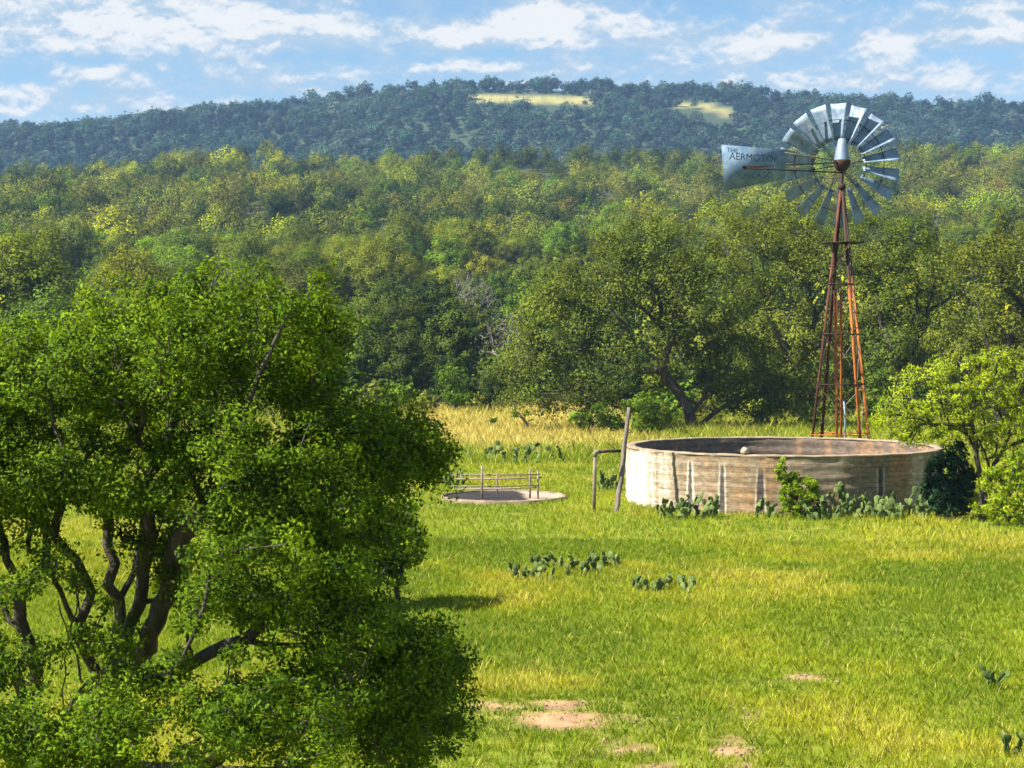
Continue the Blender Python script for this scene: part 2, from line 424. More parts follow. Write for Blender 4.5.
tag(link('ground', me), 'green and straw meadow rising into wooded hills', 'ground', kind='structure')

# ------------------------------------------------------------------ grass
TANK = (W(783, 446, 50.6)[0], 50.6); TR = 4.4; TH_T = 1.5
PAD = (W(504, 495, 51)[0], 51.0); PR = 1.78
def grass(name, label, n, y0, y1, hmin, hmax, mode, blades, spread, wid, rr):
    u = rr.random(n); y = np.sqrt(y0 * y0 + u * (y1 * y1 - y0 * y0)); x = (rr.random(n) * 2 - 1) * (.31 * y + 3.5)
    px, py = proj(x, y, terrain(x, y))
    b = bare_mask(x, y, px, py)
    dens = fbm(x, y, 2.0, 41, 3)
    keep = (rr.random(n) > b * .93) & (rr.random(n) < .45 + dens)
    keep &= ((x - TANK[0]) ** 2 + (y - TANK[1]) ** 2 > (TR + .05) ** 2) & ((x - PAD[0]) ** 2 + (y - PAD[1]) ** 2 > (PR + .05) ** 2)
    x, y, b = x[keep], y[keep], b[keep]; n = len(x); z = terrain(x, y) - .01
    A = fbm(x, y, 7, 51, 3); B = fbm(x, y, 1.7, 61, 3); Cn = fbm(x, y, 16, 71, 2)
    px, py = proj(x, y, z)
    E = fbm(x, y * .6, 3.2, 81, 3); dry = np.clip((A - .46) * 2.6 + (B - .50) * 2.4 + (E - .54) * 2.2, 0, 1) * (1 - .25 * sstep(36, 44, y))
    # drier, paler grass on the right and along the track
    dry = np.clip(dry + .40 * sstep(880, 1010, px) * sstep(700, 760, py) + .15 * sstep(100, 500, px - 500) * (B - .35), 0, 1)
    lush = np.clip((Cn - .47) * 2.2 + (.5 - B) * 2.4 + (.47 - E) * 3.0, 0, 1)
    if mode == 'straw':
        g = np.maximum(sstep(78, 68, y) * .9, .75 * np.maximum(sstep(620, 690, px), sstep(440, 380, px))); dry = np.clip(.75 + (B - .5) * 1.3 - g, 0, 1); lush *= .3
    if mode == 'seed': dry = .6 + .4 * B; lush = lush * 0
    hgt = (hmin + (hmax - hmin) * rr.random(n)) * (.65 + .7 * B) * (1 - .55 * b)
    green = np.array([.235, .315, .009]); yel = np.array([.400, .400, .016]); deep = np.array([.080, .165, .006]); pale = np.array([.56, .49, .110])
    col = green * (1 - dry)[:, None] + yel * dry[:, None]
    col = col * (1 - .55 * lush[:, None]) + deep * .55 * lush[:, None]
    if mode == 'straw':
        col = (np.array([.24, .30, .015])) * (1 - dry)[:, None] + np.array([.60, .49, .125]) * dry[:, None]
    if mode == 'seed': col = pale * (.55 + .6 * B)[:, None]
    k = blades; N_ = n * k
    rep = lambda a: np.repeat(a, k, 0)
    ang = rr.random(N_) * 2 * np.pi; rad = np.sqrt(rr.random(N_)) * spread * (.7 + .012 * rep(y))
    bx = rep(x) + np.cos(ang) * rad; by = rep(y) + np.sin(ang) * rad; bz = rep(z)
    h = rep(hgt) * (.55 + .75 * rr.random(N_)); ln = h * (.25 + .75 * rr.random(N_)); la = ang + rr.normal(0, .7, N_)
    stalk = rr.random(N_) < (.03 + .20 * rep(dry * dry)); h = np.where(stalk, h * 1.35, h)
    w = wid * (.6 + .7 * rr.random(N_)) * (.55 + .02 * rep(y)) * np.where(stalk, .75, 1); wa = rr.random(N_) * np.pi
    wx, wy = np.cos(wa) * w, np.sin(wa) * w
    tx = bx + np.cos(la) * ln; ty = by + np.sin(la) * ln; tz = bz + h
    mx_, my_, mz_ = bx + np.cos(la) * ln * .35, by + np.sin(la) * ln * .35, bz + h * .55
    V = np.stack([np.stack([bx - wx, by - wy, bz], 1), np.stack([bx + wx, by + wy, bz], 1), np.stack([mx_ + wx * .9, my_ + wy * .9, mz_], 1), np.stack([tx, ty, tz], 1), np.stack([mx_ - wx * .9, my_ - wy * .9, mz_], 1)], 1).reshape(-1, 3)
    Fc = np.arange(N_ * 5).reshape(-1, 5)
    c = rep(col) * (.72 + .56 * rr.random(N_))[:, None]
    c = np.where(stalk[:, None], pale * (.7 + .5 * rr.random(N_))[:, None] * np.array([1, 1, 1]), c)
    me = np_mesh(name, V, Fc, [M['grass']], cattr={'col': ('FACE', c)})
    return tag(link(name, me), label, 'grass', kind='stuff')
r_ = np.random.default_rng(21)
grass('meadow_grass', 'sunlit green and yellow pasture grass round the tank', 120000, 15.5, 40, .035, .125, 'near', 8, .09, .0045, r_)
grass('pasture_grass', 'green pasture grass beyond the cattle track towards the tank', 66000, 38, 69, .04, .15, 'near', 7, .15, .0048, r_)
grass('straw_grass', 'tall straw coloured grass in the field before the wood', 26000, 64, 116, .15, .48, 'straw', 6, .22, .0070, r_)

grass('seeding_grass', 'scattered pale seed stalks standing above the green pasture', 7000, 16, 70, .09, .20, 'seed', 3, .16, .0026, r_)
def pebbles():
    r_ = np.random.default_rng(4); V = []; Fc = []; C = []
    base = np.array([(1, 1, 1), (1, -1, -1), (-1, 1, -1), (-1, -1, 1), (1.3, 0, 0), (0, 1.3, .2), (-1.2, .1, 0), (0, -1.3, 0)]) * .6
    tri = [(0, 4, 5), (0, 5, 3), (3, 5, 6), (3, 6, 7), (3, 7, 0), (0, 7, 4), (1, 4, 7), (1, 5, 4), (2, 6, 5), (2, 5, 1)]
    n = 0
    while n < 520:
        cx_, cy_, rx, ry = SOIL[int(r_.integers(len(SOIL)))]
        px, py = r_.normal(cx_, rx * .7), r_.normal(cy_, ry * .7)
        y = CAMZ * F / (py - 336.0)
        if not 14 < y < 40: continue
        x = (px - 512) / F * y; s_ = abs(r_.normal(0, .014)) + .008
        V.append(base * s_ * (1 + .3 * r_.normal(size=(8, 3))) * [1, 1, .6] + [x, y, float(terrain(x, y)) + s_ * .2]); Fc += [tuple(i + 8 * n for i in t) for t in tri]
        C += [np.array([.36, .26, .17]) * (.5 + .7 * r_.random())] * 10; n += 1
    me = np_mesh('pebbles', np.concatenate(V), np.array(Fc), [M['pad_conc']], cattr={'col': ('FACE', np.array(C))})
    tag(link('pebbles', me), 'small pale stones scattered over the bare soil patches', 'pebbles', kind='stuff')
pebbles()
# ------------------------------------------------------------------ foreground oak
def wl(px, py, Y, rx, ry, rY, w=1.0):
    c = W(px, py, Y); s = Y / F
    return (*c, rx * s, rY, ry * s, w)
def make_fore_oak():
    r_ = np.random.default_rng(3)
    Y0 = 15.0
    root = np.array([W(92, 880, Y0)[0], Y0, 0.0]); root[2] = terrain(root[0], root[1]) - .1
    P = [root]; par = [-1]
    def path(start, pts):
        i = start
        for (a, b, c) in pts:
            P.append(W(a, b, c)); par.append(i); i = len(P) - 1
        return i
    t2 = path(0, [(97, 820, 15), (95, 760, 15)]); f = path(t2, [(101, 695, 15)])
    a1 = path(f, [(86, 655, 14.8), (80, 622, 14.7), (92, 592, 14.7), (76, 560, 14.6), (54, 535, 14.5), (62, 500, 14.4)])
    path(a1, [(45, 450, 14.2), (20, 410, 14)]); path(a1, [(90, 450, 14.6), (110, 400, 14.3)])
    a2 = path(f, [(116, 650, 15.2), (119, 600, 15.3), (108, 545, 15.2), (114, 490, 15.1), (135, 425, 15)]); path(a2, [(165, 370, 15), (190, 330, 14.8)])
    a3 = path(f, [(148, 648, 14.8), (160, 606, 14.7), (172, 562, 14.5), (205, 505, 14.2), (238, 440, 14)]); path(a3, [(260, 370, 13.8), (280, 330, 13.9)])
    a5 = path(a3 - 3, [(205, 585, 15.4), (270, 545, 15.6), (335, 495, 15.6), (390, 455, 15.5)])
    a4 = path(f, [(140, 672, 14.4), (165, 682, 14.0), (190, 664, 13.8), (245, 640, 13.6), (305, 645, 13.6), (375, 680, 13.8)])
    s0 = path(0, [(60, 810, 14.6), (43, 758, 14.4)])
    path(s0, [(37, 720, 14.4), (36, 668, 14.3), (24, 632, 14.2), (22, 590, 14.1), (5, 545, 14)])
    path(s0, [(24, 700, 14.2), (6, 660, 14.0), (-25, 635, 13.9), (-70, 590, 13.8)])
    path(s0, [(0, 752, 14.2), (-60, 742, 14.0), (-130, 700, 13.8)])
    path(t2, [(150, 770, 13.9), (210, 765, 13.3), (280, 770, 13.0)])
    path(f, [(128, 655, 14.9), (139, 605, 14.8), (150, 548, 14.6), (142, 500, 14.4)]); path(a1 - 4, [(64, 600, 14.5), (50, 570, 14.3), (28, 540, 14.1)]); path(s0, [(70, 715, 14.2), (84, 690, 14.0), (70, 640, 13.8), (78, 600, 13.7)]); path(t2, [(75, 740, 14.4), (62, 690, 14.3), (70, 645, 14.2), (58, 600, 14.1)])
    lobes = [wl(258, 336, 14.6, 95, 72, 1.3), wl(150, 352, 14.4, 92, 70, 1.3), wl(45, 376, 14.2, 92, 70, 1.3), wl(-50, 430, 14.3, 100, 95, 1.5, .9),
             wl(310, 360, 14.9, 52, 55, 1.0), wl(372, 440, 15.1, 62, 52, 1.0), wl(425, 455, 15.2, 36, 34, .6, 1.2), wl(330, 470, 14.3, 80, 70, 1.1), wl(235, 470, 13.7, 90, 70, .9),
             wl(120, 470, 13.9, 80, 45, .8, 1.0), wl(270, 560, 13.4, 95, 65, .9), wl(350, 560, 14.0, 60, 60, .9), wl(340, 650, 13.5, 85, 60, .9), wl(420, 665, 13.9, 54, 48, .7, 1.2),
             wl(405, 725, 13.7, 66, 48, .8), wl(290, 720, 13.1, 100, 55, .9, .9), wl(215, 630, 13.4, 60, 60, .6, .9), wl(165, 725, 12.9, 95, 45, .7, .9), wl(60, 735, 12.9, 80, 45, .5, 1.3), wl(110, 640, 13.6, 70, 60, .5, .5),
             wl(40, 570, 13.7, 60, 60, .6, 1.0), wl(10, 490, 13.8, 70, 55, .7, 1.2), wl(0, 660, 13.4, 60, 70, .5, .85), wl(140, 570, 14.8, 70, 80, .6, 1.0), wl(-90, 580, 13.8, 90, 90, 1.0, .6), wl(-150, 700, 13.8, 80, 80, .9, .6),
             wl(180, 440, 16.2, 150, 90, 1.0, .5), wl(330, 600, 16.0, 80, 90, .8, .4), wl(430, 690, 14.8, 45, 60, .6, .7)]
    pts = lobes_points(lobes, 3900, r_, shell=2.6, minfrac=.2)
    pts = pts[pts[:, 2] > .55]
    # boughs: keep the sprays near a few hundred bough ends, so that the crown breaks into clumps with shadowed gaps
    hub = lobes_points(lobes, 500, r_, shell=4.0, minfrac=.45)
    dmin = np.sqrt(((pts[:, None, :] - hub[None]) ** 2).sum(-1)).min(1)
    pts = pts[(dmin < .14 + .12 * r_.random(len(pts))) | (r_.random(len(pts)) < .22)][:2900]
    # leave the views to the grass between the stems open
    qx, qy = proj(pts[:, 0], pts[:, 1], pts[:, 2])
    holes = [(75, 520, 30, 22), (95, 560, 26, 30), (130, 590, 24, 40), (55, 610, 34, 40), (60, 690, 24, 40), (165, 640, 18, 28), (205, 660, 22, 22), (8, 560, 20, 25), (20, 620, 18, 25), (398, 582, 42, 20), (420, 560, 50, 22)]
    ok = np.ones(len(pts), bool)
    for (cx, cy, rx, ry) in holes: ok &= ((qx - cx) / (rx - 2)) ** 2 + ((qy - cy) / (ry - 2)) ** 2 > 1
    pts = pts[ok]
    pos, pr = skeleton(P, par, pts, alpha=.3, turn=.55)
    root_o = empty('live_oak', root, 'large dense live oak in the foreground with dark gnarled forking stems', 'tree')
    mb = limbs(pos, pr, .0060, .155, sides=10, sub=3, wob=.08, seed=1)
    mb.V = [v - root for v in mb.V]
    mb.build('trunk', M['bark'], root_o, smooth=True)
    per = 150
    ctr = W(180, 560, 14.6)
    V, Fc, lv = leaves(pts, .10 + .14 * r_.random(len(pts)), per, .038, r_, flat=.8, aspect=.5, up=.4, centre=ctr, out=.6, bend=.5, var=.2)
    me = np_mesh('crown', V - root, Fc, [M['oak_leaf']], fattr={'lv': lv}, cn=leaves.cn)
    link('crown', me, root_o)
make_fore_oak()

# ------------------------------------------------------------------ generic tree kinds
def make_tree_meshes(kind, r_, seed, w=9., h=7.5, nclump=110, per=45, leaf=.30, trunk_r=.22, trunk_h=.22, stems=1, tall=1.0, lobes=None, lean=0.):
    R = w / 2
    root = np.array([0, 0, -.15]); P = [root]; par = [-1]
    for s_ in range(stems):
        a = r_.random() * 6.28; d = .0 if stems == 1 else .12 * h
        P.append(np.array([math.cos(a) * d * .4 + lean * .3, math.sin(a) * d * .4, h * trunk_h * .5])); par.append(0)
        P.append(np.array([math.cos(a) * d + r_.normal(0, .15) + lean * .6, math.sin(a) * d + r_.normal(0, .15), h * trunk_h])); par.append(len(P) - 2)
    if lobes is None:
        lobes = []
        nl = {'oak': 9, 'juniper': 6, 'elm': 8, 'bare': 7, 'mesquite': 9}[kind]
        for i in range(nl):
            a = i * 2.4 + r_.random(); q = math.sqrt((i + .5) / nl)
            rr = R * (.36 + .18 * r_.random())
            dist = (R - rr) * q
            if kind == 'juniper':
                zc = h * (.42 + .40 * (1 - q) * r_.random() + .1 * r_.random()); rz = h * .30; rr *= 1.0
            else:
                zc = h * (.46 + .30 * (1 - q * q) + .10 * r_.random()); rz = h * .24
            zc = min(zc, h - rz * .9)
            lobes.append((math.cos(a) * dist, math.sin(a) * dist, zc, rr, rr, rz))
        if kind == 'juniper': lobes.append((0, 0, h * .62, R * .55, R * .55, h * .38, 1.3)); lobes.append((0, 0, h * .3, R * .8, R * .8, h * .25, 1.))
    pts = lobes_points(lobes, nclump, r_, shell=3.0, minfrac=.35)
    pts = pts[pts[:, 2] > h * .08]
    pos, pr = skeleton(P, par, pts, alpha=.3, turn=.5)
    mb = limbs(pos, pr, .02 if kind != 'bare' else .015, trunk_r, sides=6, sub=2, wob=.06, seed=seed, minr=.0)
    ctr = np.array([0, 0, h * .45])
    cr = {'oak': .11, 'juniper': .10, 'elm': .10, 'mesquite': .11, 'bare': .1}[kind] * (w + h) * .5
    V, Fc, lv = leaves(pts, cr * (.7 + .6 * r_.random(len(pts))), per, leaf, r_, flat=.75, aspect=.6, up=.45, centre=ctr, out=1.0, rnd=.42, var=.10, bend=.92, droop=.5 if kind == 'mesquite' else 0)
    return mb, (V, Fc, lv, leaves.cn), pts

LIB = {}
def lib(kind, leafm, barkm, variants):
    LIB[kind] = []
    for i, kw in enumerate(variants):
        r_ = np.random.default_rng(100 + i * 7 + len(kind) * 31)
        mb, (V, Fc, lv, cn), _ = make_tree_meshes(kind, r_, i, **kw)
        if kind == 'bare':
            k4 = len(V) // 48; V, Fc, lv, cn = V[:k4 * 4], Fc[:k4], lv[:k4], cn[:k4 * 4]
        LIB[kind].append((mb.mesh('trunk', M[barkm], True), np_mesh('crown', V, Fc, [M[leafm]], fattr={'lv': lv}, cn=cn), kw['w'], kw['h']))
lib('oak', 'olive_leaf', 'bark', [dict(w=9.5, h=7.0, nclump=120, per=105, leaf=.195), dict(w=8.0, h=7.6, nclump=110, per=105, leaf=.195), dict(w=11., h=7.8, nclump=150, per=100, leaf=.195), dict(w=7.0, h=6.2, nclump=90, per=100, leaf=.19), dict(w=9.0, h=8.6, nclump=130, per=100, leaf=.195)])
lib('juniper', 'juniper_leaf', 'bark', [dict(w=5.6, h=6.4, nclump=90, per=110, leaf=.175, stems=2), dict(w=4.8, h=5.4, nclump=80, per=110, leaf=.175, stems=2), dict(w=6.6, h=6.0, nclump=100, per=110, leaf=.175, stems=3), dict(w=4.6, h=6.8, nclump=80, per=110, leaf=.175)])
lib('elm', 'elm_leaf', 'bark', [dict(w=6.5, h=8.2, nclump=90, per=105, leaf=.195), dict(w=5.4, h=7.0, nclump=80, per=95, leaf=.19), dict(w=7.4, h=7.6, nclump=100, per=100, leaf=.195)])
lib('bare', 'olive_leaf', 'pale_bark', [dict(w=6.0, h=6.2, nclump=420, per=6, leaf=.2, trunk_r=.16, stems=2), dict(w=5.0, h=5.2, nclump=380, per=6, leaf=.2, trunk_r=.14, stems=3)])

NAMES = {'oak': 'live_oak', 'juniper': 'juniper', 'elm': 'elm_tree', 'bare': 'leafless_tree'}
def put_tree(kind, vi, x, y, sc, rz, tint, label, group, sxy=1.0, z=None):
    tm, cm, w, h = LIB[kind][vi]
    o = empty(NAMES[kind], (x, y, terrain(x, y) - .05 if z is None else z), label, 'tree', group, rz)
    o.scale = (sc * sxy, sc * sxy, sc)
    link('trunk', tm, o); c = link('crown', cm, o); c.color = (*tint, 1)
    return o

# explicit large oaks of the wood's edge -------------------------------------------------
def big_oak(name, label, base_px, Y, limbs_px, lobes_px, nclump, per, leaf, tr, mat='olive_leaf', tint=(1, 1, 1), seed=1, crad=(.45, .45), aspect=.6, droop=0., zmin=.5):
    r_ = np.random.default_rng(seed)
    x = W(base_px, 300, Y)[0]; root = np.array([x, Y, float(terrain(x, Y)) - .1])
    P = [root]; par = [-1]
    for st, pts in limbs_px:
        i = st
        for (a, b, dy) in pts:
            P.append(W(a, b, Y + dy)); par.append(i); i = len(P) - 1
    lob = [wl(a, b, Y + dy, rx, ry, ryd, w) for (a, b, dy, rx, ry, ryd, w) in lobes_px]
    pts = lobes_points(lob, nclump, r_, shell=2.6, minfrac=.25); pts = pts[pts[:, 2] > root[2] + zmin]
    pos, pr = skeleton(P, par, pts, alpha=.3, turn=.5)
    o = empty(name, root, label, 'tree')
    mb = limbs(pos, pr, .015, tr, sides=8, sub=3, wob=.06, seed=seed); mb.V = [v - root for v in mb.V]; mb.build('trunk', M['bark'], o, smooth=True)
    ctr = np.array([root[0], root[1], root[2] + 3.5])
    V, Fc, lv = leaves(pts, crad[0] + crad[1] * r_.random(len(pts)), per, leaf, r_, flat=.75, aspect=aspect, droop=droop, up=.45, centre=ctr, out=.9, rnd=.5, var=.16, bend=.7)
    c = link('crown', np_mesh('crown', V - root, Fc, [M[mat]], fattr={'lv': lv}, cn=leaves.cn), o); c.color = (*tint, 1)
big_oak('live_oak', 'broad spreading live oak behind the tank with dark limbs showing through', 694, 88,
        [(0, [(690, 415, 0), (678, 392, 0), (664, 372, 0)]), (3, [(640, 345, -1), (618, 318, -2), (600, 290, -2)]), (3, [(668, 350, -.5), (680, 325, -1), (700, 310, -1)]), (3, [(630, 368, 1), (590, 352, 0), (555, 345, -1)]), (2, [(720, 370, 1), (750, 340, 1)])],
        [(600, 280, 0, 62, 42, 2.6, 1), (660, 262, 0, 62, 42, 2.6, 1), (560, 325, 0, 55, 42, 2.4, 1), (525, 375, -1, 42, 40, 2, .9), (610, 350, -2, 60, 40, 1.5, .55), (700, 300, 0, 55, 55, 2.6, 1), (730, 360, 1, 55, 55, 2.2, 1), (640, 240, 0, 50, 28, 2, .8), (760, 400, 1, 45, 32, 1.6, .8), (575, 395, 0, 50, 26, 2, .6), (650, 400, 2.5, 60, 30, 1.2, .4)],
        600, 120, .125, .30, seed=31, tint=(.86, .92, .9))
big_oak('live_oak', 'tall live oak crown directly behind the windmill tower', 800, 100,
        [(0, [(800, 400, 0), (795, 370, 0)]), (2, [(770, 320, 0), (755, 280, 0)]), (2, [(815, 320, 0), (835, 280, 0)])],
        [(760, 255, 0, 60, 45, 3, 1), (800, 230, 0, 50, 35, 2.6, 1), (850, 290, 0, 55, 60, 3, 1), (770, 330, -1, 60, 60, 2.6, 1), (820, 370, 0, 60, 50, 2.6, .9), (740, 220, 0, 40, 26, 2, .7), (790, 405, 0, 60, 30, 2, .8)],
        380, 110, .135, .34, seed=32, tint=(1.05, 1.05, .9))
big_oak('live_oak', 'shaded live oak between the windmill tower and the yellow green mesquite', 905, 98,
        [(0, [(905, 400, 0), (900, 370, 0)]), (2, [(880, 320, 0), (880, 280, 0)]), (2, [(925, 320, 0), (935, 280, 0)])],
        [(890, 250, 0, 52, 42, 2.8, 1), (930, 270, 0, 55, 45, 2.8, 1), (890, 320, 0, 50, 50, 2.6, 1), (940, 350, 0, 60, 55, 2.6, 1), (900, 400, 0, 60, 35, 2.2, .9)],
        320, 110, .135, .32, seed=33, tint=(.85, .95, .9))
big_oak('live_oak', 'live oak rising behind the mesquite at the right edge of the picture', 1000, 92,
        [(0, [(1000, 400, 0), (1000, 370, 0)]), (2, [(980, 320, 0), (975, 280, 0)]), (2, [(1020, 320, 0), (1035, 280, 0)])],
        [(985, 270, 0, 52, 42, 2.6, 1), (1035, 260, 0, 55, 50, 2.6, 1), (990, 340, 0, 60, 60, 2.6, 1), (1050, 350, 0, 60, 60, 2.6, 1)],
        300, 110, .135, .32, seed=34, tint=(1.1, 1.05, .9))

# mesquite beside the tank
big_oak('mesquite_tree', 'feathery bright yellow green mesquite with slim leaning stems beside the tank', 984, 44.6,
        [(0, [(980, 478, 0), (976, 450, 0), (972, 425, 0)]), (0, [(992, 476, .1), (1004, 448, .1), (1010, 420, .1)]), (3, [(960, 405, 0), (950, 390, 0)]), (3, [(935, 425, -.2), (905, 418, -.2)]), (6, [(1020, 395, 0)])],
        [(960, 385, 0, 34, 32, .9, 1), (920, 395, 0, 34, 30, .8, 1), (896, 420, 0, 26, 22, .6, 1), (1000, 380, 0, 36, 32, .9, 1), (1030, 405, 0, 40, 36, .9, 1), (965, 428, -.3, 50, 20, .7, .9), (918, 434, -.3, 34, 14, .5, .9), (985, 365, 0, 20, 14, .5, .8), (938, 372, 0, 18, 14, .5, .8), (1015, 440, 0, 40, 26, .8, .8), (1050, 370, 0, 30, 34, .9, 1), (990, 410, .3, 60, 36, .7, 1)],
        620, 44, .080, .07, mat='mesquite_leaf', seed=41, crad=(.10, .15), aspect=.32, droop=.45)
big_oak('mesquite_sapling', 'low bushy mesquite with bright leaves at the right edge of the meadow', 1012, 43.8,
        [(0, [(1012, 500, 0), (1008, 485, 0)])],
        [(1003, 482, 0, 24, 15, .5, 1), (1028, 468, 0, 26, 22, .5, 1), (1012, 508, -.2, 36, 16, .5, 1.2)],
        150, 50, .075, .03, mat='mesquite_leaf', tint=(.9, .95, .9), seed=42, zmin=.08, crad=(.1, .1))
big_oak('shrub', 'dark green evergreen shrub in the shade of the tank right end', 955, 45.2,
        [(0, [(955, 490, 0), (955, 475, 0)])],
        [(948, 472, 0, 22, 22, .5, 1), (962, 482, 0, 14, 20, .4, 1), (941, 494, 0, 20, 14, .5, 1), (955, 450, 0, 12, 12, .3, .8), (950, 508, 0, 24, 11, .5, 1)],
        230, 60, .075, .03, mat='shrub_leaf', seed=43, zmin=.08, crad=(.09, .09))
big_oak('shrub', 'bright upright shrub growing against the middle of the tank wall', 797, 45.4,
        [(0, [(797, 500, 0), (797, 490, 0)]), (2, [(784, 470, 0)])],
        [(797, 494, 0, 22, 16, .4, 1.3), (798, 511, 0, 24, 9, .4, 1.2), (781, 470, 0, 5, 12, .15, 1), (810, 488, 0, 12, 12, .3, 1), (790, 482, 0, 10, 12, .3, 1)],
        190, 46, .065, .025, mat='mesquite_leaf', tint=(.75, .85, 1), seed=44, zmin=.08, crad=(.06, .06))
big_oak('sapling', 'gnarled little sapling with a leaning stem in the straw field', 529, 86,
        [(0, [(530, 428, 0), (524, 420, 0), (518, 412, 0)])],
        [(518, 412, 0, 9, 5, .4, 1), (530, 430, 0, 14, 5, .5, 1), (541, 432, 0, 6, 4, .3, .7)], 26, 34, .13, .07, mat='elm_leaf', tint=(.7, .75, .9), seed=45, crad=(.16, .12))
big_oak('sapling', 'thin green sapling standing alone in the straw field by the oak crown', 490, 88,
        [(0, [(489, 428, 0)])], [(489, 428, 0, 5, 8, .3, 1), (494, 422, 0, 4, 3, .2, 1)], 16, 34, .13, .05, mat='elm_leaf', tint=(.9, .9, .8), seed=46, crad=(.14, .1))
big_oak('sapling', 'small dark leafed sapling under the left side of the spreading oak', 590, 84,
        [(0, [(589, 425, 0), (592, 415, 0)])], [(583, 421, 0, 14, 8, .5, 1), (600, 412, 0, 14, 10, .5, 1), (612, 424, 0, 14, 8, .5, .8)], 50, 40, .14, .06, mat='elm_leaf', tint=(.8, .85, .9), seed=47, zmin=.08, crad=(.2, .15))
big_oak('sapling', 'leafy green sapling below the spreading oak near the leaning post', 648, 82,
        [(0, [(648, 420, 0), (645, 405, 0)])], [(640, 405, 0, 18, 14, .6, 1), (660, 412, 0, 18, 14, .6, 1), (650, 425, 0, 20, 8, .5, 1)], 70, 40, .14, .06, mat='elm_leaf', seed=48, zmin=.08, crad=(.22, .16))
big_oak('sapling', 'slim bright young tree against the dark wood edge above the straw field', 455, 106,
        [(0, [(455, 395, 0), (453, 380, 0)])], [(452, 378, 0, 13, 12, .7, 1), (457, 395, 0, 12, 12, .7, 1)], 50, 44, .17, .06, mat='elm_leaf', seed=49, crad=(.28, .2))
big_oak('shrub', 'leafy bush added unseen behind the foreground oak crown to shade the grass', 398, 30.5,
        [(0, [(398, 580, 0), (394, 540, 0)])], [(392, 535, 0, 36, 34, .8, 1), (375, 565, 0, 32, 26, .7, 1)], 120, 60, .08, .05, mat='oak_leaf', seed=50, crad=(.14, .12))  # added bush, unseen behind the crown, to cast a shadow patch on the grass

# ------------------------------------------------------------------ the wood: individual trees and the mass behind
TONES = {'oak': [('olive', (1.0, 1.0, 1.0)), ('yellowish', (1.40, 1.36, .65)), ('dark olive', (.68, .80, .85)), ('grey green', (.95, .95, 1.5))],
         'juniper': [('dark green', (1.0, 1.0, 1.0)), ('blackish green', (.62, .70, .8)), ('brownish green', (1.35, 1.12, .8)), ('warm green', (1.5, 1.45, .7))],
         'elm': [('bright green', (1.0, 1.0, 1.0)), ('fresh green', (.75, .95, .9)), ('lime green', (1.7, 1.45, .8))],
         'bare': [('pale grey', (1, 1, 1)), ('greyish', (.8, .8, .9))]}
KW = {'oak': 'live oak', 'juniper': 'juniper', 'elm': 'elm', 'bare': 'leafless tree'}
r_ = np.random.default_rng(77)
cand = []
yy = 113.0
while yy < 600:
    sp = 6.6 + yy * .0050
    xmax = .30 * yy + 16
    for xx in np.arange(-xmax, xmax, sp):
        x = xx + r_.normal(0, sp * .30); y = yy + r_.normal(0, sp * .30)
        cand.append((x, y))
    yy += sp * .92
for xx in np.arange(-50, 60, 3.4): cand.append((xx + r_.normal(0, 1), 111.2 + r_.random() * 2.5))
cand = np.array(cand); cz = terrain(cand[:, 0], cand[:, 1])
kn = fbm(cand[:, 0], cand[:, 1], 34, 88, 3); kn2 = fbm(cand[:, 0], cand[:, 1], 60, 188, 2)
forest = []
for i, (x, y) in enumerate(cand):
    if y < 118 and r_.random() < .1: continue
    if y < 110: continue
    q = kn[i] + r_.normal(0, .10)
    kind = 'juniper' if q < .50 else ('oak' if q < .66 else ('elm' if r_.random() < .55 else 'oak'))
    if r_.random() < .035: kind = 'bare'
    if kind == 'elm' and r_.random() < .25: kind = 'oak'
    vi = int(r_.integers(len(LIB[kind]))); sc = float(np.clip(r_.normal(1.0, .14), .72, 1.35))
    if y < 114: kind = 'juniper' if r_.random() < .75 else ('bare' if r_.random() < .6 else 'elm'); vi = int(r_.integers(len(LIB[kind]))); sc = .42 + .25 * r_.random()
    elif y < 128: sc *= .85
    tn = TONES[kind]; tw = r_.random()
    tp = kn2[i] + r_.normal(0, .13)
    if kind == 'oak': ti = 1 if tp > .60 else (0 if tp > .47 else (2 if tp > .36 else 3))
    elif kind == 'juniper': ti = 1 if tp < .40 else (0 if tp < .52 else (3 if tp < .62 else 2))
    else: ti = int(r_.integers(len(tn)))
    h = LIB[kind][vi][3] * sc; w = LIB[kind][vi][2] * sc
    px, pt = proj(x, y, cz[i] + h * .9)
    forest.append(dict(x=x, y=y, z=float(cz[i]), kind=kind, vi=vi, sc=sc, ti=ti, h=h, w=w, px=px, py=pt, s=w / y * F))
# a few that stand out in the photo
def special(px, pyt, kind, vi, sc, ti):
    # nearest candidate in the picture becomes that kind
    ds = [(f['px'] - px) ** 2 + (f['py'] - pyt) ** 2 for f in forest]; f = forest[int(np.argmin(ds))]
    f.update(kind=kind, vi=vi, sc=sc, ti=ti, h=LIB[kind][vi][3] * sc, w=LIB[kind][vi][2] * sc)
for a in [(482, 298, 'bare', 0, 1.1, 0), (515, 292, 'bare', 1, 1.1, 0), (235, 262, 'bare', 0, 1.1, 0), (230, 238, 'elm', 2, 1.1, 2), (440, 258, 'elm', 0, 1.1, 0), (560, 235, 'elm', 2, 1.05, 0), (120, 250, 'oak', 2, 1.1, 1), (90, 262, 'oak', 4, 1.0, 1), (20, 265, 'oak', 2, 1.0, 1), (150, 268, 'oak', 0, 1.1, 1), (350, 215, 'oak', 2, 1.1, 0), (600, 160, 'oak', 2, 1., 0), (965, 235, 'oak', 0, 1, 1)]:
    special(*a)

